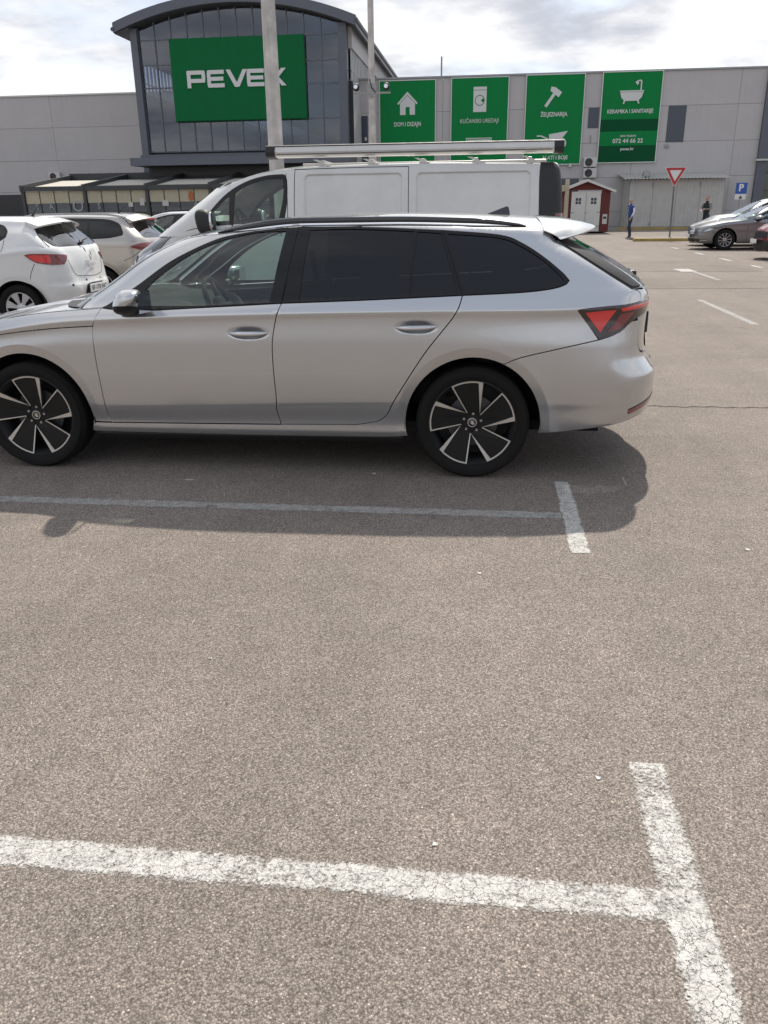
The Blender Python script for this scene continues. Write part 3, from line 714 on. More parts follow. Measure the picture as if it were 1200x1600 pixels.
    hs = ring(hood_l, [hood_l[-1], (uh[k], zh[k])], list(zip(uh, zh))[:k][::-1], [(2.235, zh[0]), (2.16, .976)], [(2.16, .976), (2.212, .876)])
    bon = cap_mesh('bonnet', B, [tuple(q) for q in ph], PT, t, True, dz=lambda x, y: .010*np.exp(-((np.abs(y)-.45)/.05)**2)*np.clip((3.3-x)/.4, 0, 1))
    patch('bonnet_side', B, hs, PT, [bon, bon])
    # nose
    cN = B.span(.45)[1]
    arcE = arc_pts(FW[0], FW[1], FW[2], -14, 1, 4)
    nose = ring(arcE, [arcE[-1], (3.10, .50), (3.28, .62), (3.30, .70)], [(3.30, .70), (uh[k], zh[k])], [q for q in zip(uh, zh)][k:][:len(uh)-k-3], [(cN+.03, float(zh[-1])-.02), (cN+.03, .20)], [(cN+.03, .20), (3.06, .20)])
    patch('front_bumper', B, nose, PT, t, gu=.05, gz=.03)
    hl = patch('headlamp', B, ring([(3.34, .66), (3.30, .70), (3.34, .735)], [(3.34, .735), (3.6, .725), (3.85, .70)], [(3.85, .70), (3.86, .65)], [(3.86, .65), (3.6, .63), (3.34, .66)]), 'lamp_clear', t, off=.004)
    patch('grille', B, ring([(3.92, .70), (cN+.02, .72)], [(cN+.02, .72), (cN+.02, .48)], [(cN+.02, .48), (3.95, .50)]), 'black_gloss', t, off=.005)
    patch('lower_grille', B, ring([(3.55, .36), (cN+.02, .38)], [(cN+.02, .38), (cN+.02, .24)], [(cN+.02, .24), (3.6, .25)]), 'black_plastic', t, off=.004)
    # windscreen
    cW = B.span(1.2, True)[1]
    uw, zw, pw = top_edge(B, True, 1.2, 1.47, u0=1.55, n=40)
    ws = ring(apil[:-1], [apil[-2], (2.28, .93), (2.8, .90), (B.span(.93, True)[1]-.001, .90)], [(B.span(.93, True)[1]-.001, .90)]+[(B.span(q, True)[1]-.001, q) for q in (1.0, 1.1, 1.2, 1.3, 1.38)], [(B.span(float(zw[-1]), True)[1], float(zw[-1]))]+[q for q in list(zip(uw, zw))[::-1] if q[0] < B.span(q[1], True)[1]])
    wsg = patch('windscreen', B, ws, 'glass_screen', t, up=True, gap=.001, flange=.004, gu=.06, gz=.03)
    patch('windscreen_edge', B, ring([(1.65, 1.385), (1.80, 1.335), (1.97, 1.25), (2.17, 1.12), (2.33, 1.01)], [(2.33, 1.01), (2.45, .98), (2.7, .965), (2.9, .965)], [(2.9, .965), (2.9, .92), (2.30, .93)], [(2.30, .93), (2.29, 1.0), (2.12, 1.12), (1.92, 1.25), (1.75, 1.335), (1.60, 1.392)]), 'black_gloss', wsg, up=True, off=.002, flange=0)
    for s, a in ((1, .0), (-1, .0)):
        w0 = Vector((2.40, .55*s+.1, .985)); w1 = Vector((2.28, -.05*s+.3*s-.35, 1.02))
        MB().tube([(2.45, .62, .965), (2.42, .3, 1.0), (2.40, -.02, 1.005)] if s > 0 else [(2.52, -.02, .97), (2.47, -.35, 1.0), (2.38, -.62, 1.01)], .011, 6).build('wiper', 'black_plastic', t, True)
    # black cowl between bonnet and glass
    co = [(2.215, .815), (2.34, .805), (2.47, .66), (2.56, .33), (2.58, 0)]; ci = [(2.44, 0), (2.41, .33), (2.34, .60), (2.20, .745)]
    o_ = smooth_line(co, .06); i_ = smooth_line(ci, .06)
    for s in (1, -1):
        pl = [(a, s*b) for a, b in o_+i_]; m_ = MB(); tri = geometry.tessellate_polygon([[Vector((*p, 0)) for p in pl]])
        m_.add([(a, b, float(B.cap(a, abs(b), True))+.006) for a, b in pl], [tuple(q) for q in tri]); m_.build('cowl', 'black_plastic', t)
    # roof skin
    ur, zr, pr = top_edge(B, True, 1.2, 1.475, u0=-.42, n=130)
    cap_mesh('roof', B, [tuple(q) for q in pr], PT, t)
    # tail
    cR = B.span(.5)[0]
    bump = ring([(-.376, .27)]+arc_pts(0, .325, .385, 188, 113, 10)[1:], [arc_pts(0, .325, .385, 188, 113, 10)[-1], (-.173, .676), (-.251, .711), (-.453, .76), (-.679, .809)], [(-.679, .809), (-.789, .845), (-.86, .895), (-.95, .90)], [(-.95, .90), (-.97, .76), (-1.05, .71), (-1.3, .70), (cR-.04, .70)], [(cR-.04, .70), (cR-.04, .36)], [(cR-.04, .36), (-1.1, .345), (-.934, .335), (-.741, .312), (-.376, .27)])
    bp = patch('rear_bumper', B, bump, PT, t, gu=.028, gz=.014)
    patch('reflector', B, ring([(-.90, .405), (-1.02, .425), (-1.20, .450)], [(-1.20, .450), (-1.20, .425)], [(-1.20, .425), (-1.02, .392), (-.905, .375)]), 'lamp_deep', bp, off=.004, gz=.01)
    patch('bumper_slot', B, ring([(-.90, .410), (-1.02, .430), (-1.30, .460)], [(-1.30, .460), (-1.30, .448)], [(-1.30, .448), (-1.02, .420), (-.91, .400)]), 'black_plastic', bp, off=.003, gz=.01)
    tg = patch('tailgate', B, ring([(-.955, .90), (-.975, .765), (-1.055, .715), (-1.3, .705), (cR-.04, .705)], [(cR-.04, .705)]+[(B.span(q)[0]-.002, q) for q in (.8, .9, 1.0, 1.06)], [(B.span(1.06)[0]-.002, 1.062), (-1.2, 1.062), (-.95, 1.062), (-.862, 1.068)], [(-.862, 1.068), (-.935, 1.043), (-.955, 1.0)]), PT, t)
    lam = patch('tail_lamp', B, ring([(-.552, .964), (-.562, .974), (-.60, .978)], [(-.60, .978), (-.75, .989), (-.95, 1.0), (-1.22, 1.005)], [(-1.22, 1.005), (-1.22, .955)], [(-1.22, .955), (-1.0, .93), (-.872, .895), (-.800, .846), (-.679, .811)]), 'lamp_dark', t, off=.005, gz=.01, gap=.001)
    for i in (0, 1):
        s = (1,) if i == 0 else (-1,)
        patch('lamp_lens', B, ring([(-.590, .957), (-.68, .966), (-.768, .970)], [(-.768, .970), (-.70, .872), (-.683, .842)], [(-.683, .842), (-.59, .957)]), 'lamp_red', lam[i], off=.0075, sides=s, gz=.008, flange=.004)
        patch('lamp_lens', B, ring([(-.785, .978), (-.95, .992), (-1.2, .998)], [(-1.2, .998), (-1.2, .975)], [(-1.2, .975), (-.95, .965), (-.80, .955)]), 'lamp_red', lam[i], off=.0072, sides=s, gz=.008, flange=.004)
        patch('lamp_lens', B, ring([(-.795, .948), (-.90, .957)], [(-.90, .957), (-.80, .865)], [(-.80, .865), (-.715, .845)]), 'lamp_deep', lam[i], off=.0072, sides=s, gz=.008, flange=.004)
    rg = patch('rear_window', B, ring([(-.860, 1.073), (-.725, 1.149), (-.553, 1.255), (-.45, 1.322)], [(-.45, 1.322), (-.6, 1.325), (B.span(1.325)[0], 1.325)], [(B.span(q)[0], q) for q in (1.325, 1.25, 1.18, 1.12, 1.075)], [(B.span(1.075)[0], 1.073), (-.95, 1.068), (-.860, 1.073)]), 'glass_rear', t, gu=.04, gz=.02)
    patch('window_blade', B, ring([(-.862, 1.073), (-.727, 1.149), (-.555, 1.255), (-.45, 1.322)], [(-.45, 1.322), (-.57, 1.322), (-.64, 1.285)], [(-.64, 1.285), (-.74, 1.225), (-.87, 1.14), (-.955, 1.073)]), 'blade_black', t, off=.006, gz=.012)
    MB().box((-1.02, -.27, .765), (-1.046, .27, .895), .006).build('plate_frame', 'black_plastic', t); MB().box((-1.0465, -.26, .775), (-1.049, .26, .885)).build('number_plate', 'plate_white', t); MB().box((-.93, -.60, .40), (-.35, .60, .44)).build('boot_floor', 'dark_void', t); MB().box((-.90, -.60, .355), (-.70, .60, .399)).build('rear_beam', 'dark_void', t)
    w = MB().tube([(-.965, .02, 1.085), (-.945, .0, 1.112), (-.90, -.28, 1.13)], [.018, .014, .008], 8); w.box((-.995, -.03, 1.07), (-.945, .03, 1.115), .012); w.build('rear_wiper', 'black_plastic', t)
    # roof-edge spoiler
    sp = MB(); n = 25; rows_ = []
    for i in range(n):
        y = -.632+1.264*i/(n-1); q = (abs(y)/.632)
        xt = -.69+.225*q**5; x0 = -.335-.035*q**2; zt = 1.392-.066*q**4
        zf = float(B.cap(x0, y))
        e = .006*(1-q**5)+.0012
        k = 1-q**6; top_ = [(x0, zf+.001), (x0-.004, zf+e), (x0+(xt-x0)*.4, zf+(zt-zf)*.30+e+.004*k), (x0+(xt-x0)*.75, zf+(zt-zf)*.66+e+.003*k), (xt+.015, zt+e)]
        rows_.append(top_+[(xt, zt+e-.006*k-.002), (xt+.006, zt+e-.018*k-.003), (x0+(xt-x0)*.75, zf+(zt-zf)*.66+e-.034*k-.004), (-.47 if q < .97 else x0+(xt-x0)*.4, zf+(zt-zf)*.32+e-.085*k-.004), (x0, zf-.03*k-.003)])
    m = len(rows_[0]); v = [(a, -.632+1.264*i/(n-1), b) for i, r in enumerate(rows_) for a, b in r]
    f = [(i*m+k, i*m+(k+1) % m, (i+1)*m+(k+1) % m, (i+1)*m+k) for i in range(n-1) for k in range(m)]+[tuple(range(m)), tuple(range((n-1)*m, n*m))]
    sp.add(v, f).build('spoiler', PT, t, True, angle=.45)
    # roof rails, fin aerial
    for s in (1, -1):
        xs = np.linspace(1.50, -.27, 46); pts = []
        v = []; m = 8
        for i, x in enumerate(xs):
            e = min(i, 45-i)/7.; k = min(1, e)**.6; ye = float(B.Y(x, B.zed(x)))-.045
            z0 = float(B.cap(x, ye))+.001+.010*k; h = .004+.022*k
            for (dy, dz) in ((-.012, 0), (-.012, h*.7), (-.008, h), (.006, h), (.012, h*.75), (.014, h*.3), (.012, 0), (0, -.006)): v.append((x, s*(ye+dy), z0+dz))
        f = [(i*m+k, i*m+(k+1) % m, (i+1)*m+(k+1) % m, (i+1)*m+k) for i in range(45) for k in range(m)]+[tuple(range(m)), tuple(range(45*m, 46*m))]
        MB().add(v, f).build('roof_rail', 'black_gloss', t, True, angle=.9)
    fin = MB(); L = [(-.02, 1.446), (-.12, 1.482), (-.168, 1.500), (-.182, 1.497), (-.190, 1.470), (-.192, 1.446)]
    for a, b in ((.012, -.012),):
        n = len(L); wv = [.028, .014, .004, .004, .016, .030]
        v = [(x, w_, z) for (x, z), w_ in zip(L, wv)]+[(x, -w_, z) for (x, z), w_ in zip(L, wv)]
        fin.add(v, [tuple(range(n)), tuple(range(2*n-1, n-1, -1))]+[(i, i+n, (i+1) % n+n, (i+1) % n) for i in range(n)])
    fin.build('roof_aerial', 'black_gloss', t, True)
    for s in (1, -1):
        door_mirror(t, 1.925, .985, 1.022, s, PT, .078, .105, .068)
        patch('inner_skin', B, [(-1.85, .40), (-1.0, .38), (-.60, .36)]+arc_pts(0, .325, .41, 172, 8, 16)+[(.45, .27), (2.24, .27)]+arc_pts(2.686, .325, .41, 172, 8, 16)+[(3.2, .40), (3.2, .70), (2.2, .90), (1.1, .97), (0, 1.0), (-.6, 1.03), (-1.85, 1.03)], 'dark_void', t, off=-.028, flange=0, sides=(s,), gu=.06, gz=.06)
        for wx in (0, 2.686):
            wheel(t, wx, s*.775, .325, .328, .250, .225, 'blade', s, 0 if wx == 0 else -4)
            arch_liner(t, wx, .325, .392, .52, .87, s)
    MB().box((-.75, -.62, .23), (3.2, .62, .29)).build('underbody', 'dark_void', t)
    cabin(t, (1.0, .15), seat_z=.32, dash=1.84, steer=(1.60, .37, .93))
    MB().tube([(.98, -.66, 1.28), (1.12, -.60, .95), (1.14, -.5, .78)], .018, 6).build('seat_belt', 'interior_pale', t)
    MB().tube([(.94, .70, 1.28), (.90, .60, .95), (.9, .5, .7)], .018, 6).build('seat_belt', 'interior', t)
    return t
# ---------------------------------------------------------------- other vehicles
def gen_rows(xr, xf, xfa, hw, belt, edge, yroof, sill=.24, tumble=.0, ends=(.86, .965, .99, 1, .99, .94, .82)):
    belt, edge, yroof = Spl(belt), Spl(edge), Spl(yroof)
    X = [xr, xr+.4, 0 if xr+.4 < -.05 else xr+.6, xfa*.5, xfa, xf-.45, xf]
    R = [[] for _ in range(15)]
    for x, m in zip(X+[xfa*.25, xfa*.75], list(ends)+[.997, .998]):
        b, e, yr = float(belt(x)), float(edge(x)), float(yroof(x))
        yb = hw-.05
        zz_ = [.17, sill, sill+.05, .45, .62, b-.13, b-.075, b-.06, b-.012, b+.012, b+(e-b)*.45, e-.06, e-.015, e+.012, e+.035]
        k = .45; mid = yb+(yr-yb)*.40+.012
        yy = [hw-.13, hw-.05, hw-.035, hw-.012, hw, hw-.006, hw-.001, hw-.010, yb, yb-.012, mid, yr+.05, yr+.012, yr-.02, yr-.06]
        for r, z, y in zip(R, zz_, yy): r.append((x, z, y*m))
    return [sorted(r) for r in R]
def plate_chars(parent, w, h, n, loc, rot, txt):
    me = text_mesh(txt, h*.72, .002, 0, width=w*.86, name='plate_text'); obj('plate_text', me, 'ink', parent, loc, rot)
def simple_car(S):
    A = [(0, S['R'], S['R']+.055), (S['wb'], S['R'], S['R']+.055)]
    B = Body(S['rows'], S['rear'], S['nose'], S['wind'], S['roof'], S['hood'], A, flare=.010, rear_bulge=S.get('rb', .06), nose_bulge=S.get('nb', .14), wind_bulge=.10)
    B.pads = S.get('pads', []); PT = S['paint']
    t = thing(S['name'], S['label'], S['cat'], S['loc'], math.pi+S.get('yaw', 0), S.get('group'))
    belt = Spl(S['belt']); xa = S['xa']; xr = S['rear'][0][1]
    gu, gz = S.get('mesh', (.05, .03))
    zR = float(belt(-9)); cR = lambda z: B.span(z)[0]; cN = lambda z: B.span(z)[1]; cW = lambda z: B.span(z, True)[1]
    zb = S.get('zb', .21); Ra = A[0][2]
    dip = math.degrees(math.asin((S['R']-zb)/Ra))
    bottom = [(cR(.3), zb+.07), (-Ra-.25, zb+.04)]+arc_pts(0, S['R'], Ra, 180+dip, -dip, 30)+arc_pts(S['wb'], S['R'], Ra, 180+dip, -dip, 30)+[(S['wb']+Ra+.15, zb), (cN(.3), zb)]
    uh = np.linspace(xa, cN(.8)+.2, 70); zh = B.ztop(uh, False, .45, 1.6, True)
    ok = [i for i in range(len(uh)) if B.M(uh[i], zh[i])[1] > .002]
    hood_top = [(uh[i], zh[i]) for i in ok]
    xs = np.linspace(xa, -abs(B.rear[0](zR)-0)+.15 if False else float(B.rear[0](zR))+float(B.rear[1](zR)), 24)
    side_top = [(x, float(belt(x))) for x in xs[1:]]
    poly = bottom+[(cN(hood_top[-1][1]), .4), (cN(hood_top[-1][1]), hood_top[-1][1])]+hood_top[::-1]+side_top+[(u_, zR) for u_ in np.linspace(xs[-1], cR(zR), 12)[1:]]+[(cR(z), z) for z in np.linspace(zR, .35, 8)[1:]]
    dl = lambda P_: sum([smooth_line([P_[i], P_[(i+1) % len(P_)]], .05)[:-1] for i in range(len(P_))], [])
    body = patch('body', B, dl(poly), PT, t, gap=0, flange=0, gu=gu, gz=gz)
    # upper shell with openings
    ut = np.linspace(cR(S['ztr'])-.05, cW(S['ztf'])+.05, 110); zt = B.ztop(ut, True, S['ztlo'], 2.3)
    pt = B.M(ut, zt, True); ok = [i for i in range(len(ut)) if pt[i][1] > .002]
    top = [(ut[i], zt[i]) for i in ok]
    zw0 = S.get('zw0', float(belt(xa))-.03)
    up = side_top[::-1]+[(xa, float(belt(xa)))]+[(xa+.05, zw0), (cW(zw0), zw0)]+[(cW(z), z) for z in np.linspace(zw0, top[-1][1], 10)[1:]]+top[::-1]+[(cR(z), z) for z in np.linspace(top[0][1], zR, 10)]+[(u_, zR) for u_ in np.linspace(cR(zR), xs[-1], 10)[1:-1]]
    holes = [S['dlo'], S['wsp']]+([S['rwin']] if S.get('rwin') else [])
    patch('upper_body', B, dl(up), PT, t, up=True, holes=holes, gap=0, flange=0, gu=gu, gz=gz)
    cap_mesh('roof', B, [tuple(pt[i]) for i in ok], PT, t, g=.09)
    ph = B.M(uh, zh); cap_mesh('bonnet', B, [tuple(p) for p in ph if p[1] > .002], PT, t, True, g=.08)
    tr = patch('window_trim', B, S['dlo'], 'black_trim', t, up=True, holes=S['panes'], gap=0, flange=.006, gu=.06, gz=.04)
    for g, m in zip(S['panes'], S['glass']): patch('window_glass', B, g, m, tr, up=True, off=-.003, gap=-.004, flange=0, gu=.08, gz=.05)
    patch('windscreen', B, S['wsp'], 'glass_screen', t, up=True, off=-.002, gap=-.004, flange=0, gu=.08, gz=.05)
    if S.get('rwin'): patch('rear_window', B, S['rwin'], S.get('rglass', 'glass_rear'), t, up=True, off=-.002, gap=-.004, flange=0, gu=.05, gz=.03)
    for o in S.get('over', []):
        nm, pl, m, off, upf = o[:5]; pr = patch(nm, B, pl, m, t, up=upf, off=off, gap=0, flange=max(.004, off+.004), gu=.03, gz=.015)
        for q in (o[5] if len(o) > 5 else []):
            patch(q[0], B, q[1], q[2], pr, up=upf, off=q[3], gap=0, flange=.004, gu=.03, gz=.015)
    for L in S.get('seams', []):
        L = smooth_line(L, .04); d = np.gradient(np.array(L), axis=0); d /= np.maximum(np.linalg.norm(d, axis=1, keepdims=True), 1e-9); nn = np.stack([-d[:, 1], d[:, 0]], 1)*.0035
        a = np.array(L); patch('panel_seam', B, [tuple(q) for q in a+nn]+[tuple(q) for q in (a-nn)[::-1]], 'dark_void', body, up=False, off=.0012, gap=0, flange=0, gu=.3, gz=.3)
    for s in (1, -1):
        for wx in (0, S['wb']):
            wheel(t, wx, s*(S['hw']-.12), S['R'], S['R'], S['rim'], .20, S['style'], s, S.get('spin', 8)); arch_liner(t, wx, S['R'], Ra+.004, S['hw']-.36, S['hw']-.03, s)
        if S.get('mir'): door_mirror(t, *S['mir'], s, S.get('mirpaint', PT))
    MB().box((xr+.35, -S['hw']+.22, zb+.02), (S['wb']+.6, S['hw']-.22, zb+.10)).build('underbody', 'dark_void', t)
    if S.get('seat'): cabin(t, S['seat'], seat_z=S.get('seatz', .30), dash=S['dash'], w=S['hw']*.42, wid=S['hw']-.17, rear=S.get('rearseat', True), steer=S.get('steer'))
    return t, B
def curveslope(pts, **k): return smooth_line(pts, .03)
def white_hatchback():
    wb = 2.589
    belt = [(-.62, 1.06), (-.3, 1.10), (.2, 1.06), (.9, .97), (1.9, .93), (2.1, .925), (3.0, .82), (3.4, .70)]
    edge = [(-.7, 1.33), (-.2, 1.385), (.3, 1.40), (.9, 1.40), (1.4, 1.365), (2.2, 1.30)]
    S = dict(name='hatchback_car', label='white hatchback seen from behind at the left edge of the car park', cat='car', loc=(-6.05, 11.15, 0), paint='white_paint', wb=wb, R=.305, rim=.212, hw=.865, style='cover', belt=belt, xa=2.0,
        rows=gen_rows(-.66, 3.42, wb, .865, belt, edge, [(-.7, .50), (-.2, .545), (.5, .57), (1.2, .57), (2.2, .56)], ends=(.80, .95, .995, .985, .985, .93, .8)),
        rear=[(.24, -.58, .30, .3), (.34, -.64, .30, .3), (.50, -.665, .28, .3), (.56, -.66, .28, .3), (.62, -.63, .28, .3), (.70, -.61, .26, .28), (.85, -.585, .26, .28), (.98, -.54, .22, .26), (1.06, -.49, .16, .2), (1.2, -.34, .15, .18), (1.32, -.22, .14, .16), (1.42, -.16, .14, .16)],
        nose=[(.2, 3.3, .5, .45), (.5, 3.4, .5, .45), (.7, 3.34, .5, .45), (.9, 3.1, .45, .4)],
        wind=[(.88, 2.45, .2, .2), (1.0, 2.2, .2, .2), (1.2, 1.76, .2, .2), (1.35, 1.42, .2, .2), (1.43, 1.15, .2, .2)],
        roof=[(-.3, 1.42, 1.36), (.2, 1.445, 1.39), (.8, 1.45, 1.40), (1.2, 1.43, 1.38), (1.6, 1.37, 1.33)], hood=[(1.8, 1.02, .96), (2.2, .99, .935), (2.8, .90, .85), (3.2, .78, .73), (3.4, .70, .66)],
        ztr=1.38, ztf=1.42, ztlo=1.15,
        dlo=ring([(1.95, .955), (1.4, .965), (.9, .985), (.3, 1.10), (.10, 1.19)], [(.10, 1.19), (.09, 1.26), (.16, 1.33), (.26, 1.36)], [(.26, 1.36), (.8, 1.375), (1.15, 1.355), (1.5, 1.235), (1.95, .955)]),
        panes=[ring([(1.75, .985), (1.0, 1.0)], [(1.0, 1.0), (.95, 1.35)], [(.95, 1.35), (1.14, 1.33), (1.46, 1.22), (1.75, .985)]), ring([(.95, 1.005), (.32, 1.125), (.15, 1.2), (.14, 1.25), (.19, 1.31), (.28, 1.335), (.9, 1.352)], [(.9, 1.352), (.95, 1.005)])],
        glass=['glass_clear', 'glass_privacy'],
        wsp=ring([(1.62, 1.27), (1.84, 1.13), (2.06, .98)], [(2.06, .98), (2.3, .93), (3.1, .93)], [(3.1, .93), (2.5, 1.39)], [(2.5, 1.39), (1.5, 1.37)]),
        rwin=ring([(-.22, 1.305), (-.36, 1.17), (-.50, 1.085)], [(-.50, 1.085), (-.60, 1.065), (-.95, 1.055), (-1.6, 1.055)], [(-1.6, 1.055), (-1.3, 1.345)], [(-1.3, 1.345), (-.5, 1.345), (-.22, 1.305)]),
        over=[('tail_lamp', ring([(-.17, .975), (-.24, .992), (-.45, .985), (-.66, .965)], [(-.66, .965), (-.70, .95), (-.655, .88), (-.62, .85)], [(-.62, .85), (-.48, .85), (-.30, .885), (-.17, .975)]), 'lamp_deep', .012, False,
               [('lamp_lens', ring([(-.20, .970), (-.30, .978), (-.46, .972)], [(-.46, .972), (-.47, .87)], [(-.47, .87), (-.31, .896), (-.20, .970)]), 'lamp_red', .0145)]),
              ('plate_recess', ring([(-.98, .56), (-1.10, .585), (-1.6, .585)], [(-1.6, .585), (-1.6, .445)], [(-1.6, .445), (-.92, .45)]), 'black_plastic', .004, False),
              ('boot_handle', ring([(-1.28, .70), (-1.6, .70)], [(-1.6, .675), (-1.3, .675)]), 'black_plastic', .004, False),
              ('parking_sensor', arc_pts(-.70, .58, .016, 0, 330, 10), 'black_plastic', .004, False), ('parking_sensor', arc_pts(-1.0, .625, .014, 0, 330, 10), 'black_plastic', .004, False)],
        seams=[[(.12, 1.17), (.13, 1.06), (.22, .84), (.36, .62), (.42, .45)], [(-.30, 1.22), (-.47, 1.07)], [(-.70, .90), (-.74, .80), (-.82, .70), (-1.0, .675), (-1.4, .66), (-1.6, .66)], [(-.28, .87), (-.22, .75), (-.20, .68)], [(1.02, .99), (1.05, .7), (1.02, .3)]],
        mir=(1.75, .96, 1.02), seat=(1.0, .2), dash=1.6)
    t, B = simple_car(S)
    # roof spoiler
    sp = MB(); n = 15; v = []
    for i in range(n):
        y = -.58+1.16*i/(n-1); q = abs(y)/.58; xt = -.40+.12*q*q; z0 = float(B.cap(-.12, y))
        v += [(-.10, y, z0+.002), (-.12, y, z0+.012), (xt, y, 1.372-.05*q*q), (xt+.01, y, 1.352-.05*q*q), (-.20, y, 1.338-.05*q*q), (-.12, y, z0-.03)]
    m = 6; sp.add(v, [(i*m+k, i*m+(k+1) % m, (i+1)*m+(k+1) % m, (i+1)*m+k) for i in range(n-1) for k in range(m)]+[tuple(range(m)), tuple(range((n-1)*m, n*m))])
    s_ = sp.build('spoiler', 'white_paint', t, True, angle=.7)
    MB().box((-.392, -.14, 1.350), (-.372, .14, 1.366)).build('brake_light', 'lamp_dark', s_)
    p = MB().box((-.735, -.26, .462), (-.722, .26, .567), .003).build('number_plate', 'plate_white', t)
    plate_chars(p, .52, .11, 9, (-.736, 0, .514), (math.pi/2, 0, -math.pi/2), 'SF-170 NC')
    d = MB()
    for sy in (1, -1):
        d.prism([(0, .075), (sy*.034, 0), (0, -.075), (0, -.045), (sy*.016, 0), (0, .045)], -.66, -.645, 'x')
    d.v = [(a-.004, b, c+.935) for a, b, c in d.v]; d.build('badge', 'chrome', t)
    obj('badge_text', text_mesh('CLIO', .062, .006, .001, width=.19), 'chrome', t, (-.668, 0, .815), (math.pi/2, 0, -math.pi/2))
    w = MB().tube([(-.56, .02, 1.09), (-.53, -.02, 1.115), (-.48, -.34, 1.15)], [.022, .018, .009], 8); w.build('rear_wiper', 'black_plastic', t)
    MB().tube([(.10, 0, 1.44), (.07, 0, 1.47), (-.03, 0, 1.60)], [.02, .012, .004], 6).build('roof_aerial', 'black_plastic', t)
    return t
def wagon(name, label, loc, paint, rail, L=1.0, zs=1.0, aerial=True, lampmat='lamp_red', rear_over=.86):
    wb = 2.70; e = rear_over
    Zs = lambda P_: [(p[0], p[1]*zs)+tuple(p[2:]) for p in P_]; Zr = lambda P_: [(p[0], p[1]*zs, p[2]*zs) for p in P_]
    belt = Zs([(-e, 1.03), (-.4, 1.055), (.2, 1.05), (1.0, 1.0), (2.0, .965), (3.0, .86), (3.5, .74)])
    edge = Zs([(-.9, 1.34), (-.4, 1.39), (.4, 1.415), (1.1, 1.415), (1.6, 1.38), (2.3, 1.30)])
    S = dict(name=name, label=label, cat='car', loc=loc, paint=paint, wb=wb, R=.318, rim=.225, hw=.905, style='five', belt=belt, xa=2.1,
        rows=gen_rows(-e, 3.55, wb, .905, belt, edge, [(-.9, .52), (-.3, .565), (.5, .59), (1.2, .59), (2.2, .575)]),
        rear=[(z*zs, x, a, b) for z, x, a, b in [(.24, -e+.08, .3, .35), (.45, -e, .3, .35), (.6, -e, .3, .35), (.66, -e+.05, .28, .32), (.9, -e+.07, .26, .3), (1.03, -e+.12, .2, .24), (1.12, -e+.20, .15, .16), (1.3, -e+.38, .14, .15), (1.42, -e+.44, .14, .15)]],
        nose=[(.2, 3.45, .5, .45), (.5, 3.54, .5, .45), (.7, 3.47, .5, .45), (.9, 3.2, .45, .4)],
        wind=[(z*zs, x, a, b) for z, x, a, b in [(.9, 2.55, .2, .2), (1.0, 2.36, .2, .2), (1.2, 1.92, .2, .2), (1.36, 1.54, .2, .2), (1.45, 1.2, .2, .2)]],
        roof=Zr([(-.6, 1.42, 1.365), (-.1, 1.455, 1.40), (.5, 1.47, 1.415), (1.1, 1.46, 1.41), (1.7, 1.40, 1.36)]), hood=[(1.9, 1.05*zs, .985*zs), (2.3, 1.02*zs, .96*zs), (2.9, .93*zs, .88*zs), (3.3, .82, .77), (3.5, .72, .68)],
        ztr=1.40*zs, ztf=1.43*zs, ztlo=1.2*zs,
        dlo=ring(*[Zs(q) for q in ([(2.05, .99), (1.4, 1.005), (.9, 1.02), (.1, 1.07), (-.2, 1.085), (-.42, 1.125)], [(-.42, 1.125), (-.43, 1.16), (-.36, 1.27), (-.30, 1.315)], [(-.30, 1.315), (-.05, 1.375), (.8, 1.395), (1.2, 1.375), (1.6, 1.25), (2.05, .99)])]),
        panes=[ring(*[Zs(q) for q in ([(1.85, 1.02), (1.08, 1.035)], [(1.08, 1.035), (1.02, 1.37)], [(1.02, 1.37), (1.2, 1.35), (1.55, 1.235), (1.85, 1.02)])]), ring(*[Zs(q) for q in ([(1.03, 1.04), (.16, 1.09)], [(.16, 1.09), (.22, 1.355)], [(.22, 1.355), (.97, 1.37)])]), ring(*[Zs(q) for q in ([(.11, 1.095), (-.2, 1.11), (-.38, 1.14), (-.39, 1.165), (-.32, 1.27), (-.26, 1.30), (-.02, 1.348), (.17, 1.353)], [(.17, 1.353), (.11, 1.095)])])],
        glass=['glass_clear', 'glass_privacy', 'glass_privacy'],
        wsp=ring(*[Zs(q) for q in ([(1.72, 1.29), (1.95, 1.14), (2.18, 1.0)], [(2.18, 1.0), (2.4, .95), (3.3, .95)], [(3.3, .95), (2.7, 1.41)], [(2.7, 1.41), (1.6, 1.39)])]),
        rwin=ring(*[Zs(q) for q in ([(-e+.34, 1.325), (-e+.22, 1.20), (-e+.08, 1.09)], [(-e+.08, 1.09), (-e-.1, 1.075), (-1.9, 1.07)], [(-1.9, 1.07), (-1.6, 1.345)], [(-1.6, 1.345), (-e+.1, 1.345), (-e+.34, 1.325)])]),
        over=[('tail_lamp', ring(*[Zs(q) for q in ([(-e+.30, .955), (-e+.16, 1.0), (-e-.02, 1.01), (-e-.2, 1.01)], [(-e-.2, 1.01), (-e-.2, .90)], [(-e-.2, .90), (-e, .885), (-e+.12, .89), (-e+.30, .955)])]), 'lamp_deep', .008, False)],
        seams=[[(-e+.16, .88), (-e+.28, .80), (-e+.42, .74)], [(1.06, 1.0), (1.09, .7), (1.06, .3)]], mir=(1.85, 1.0, 1.05), seat=(1.05, .25), dash=1.7)
    t, B = simple_car(S)
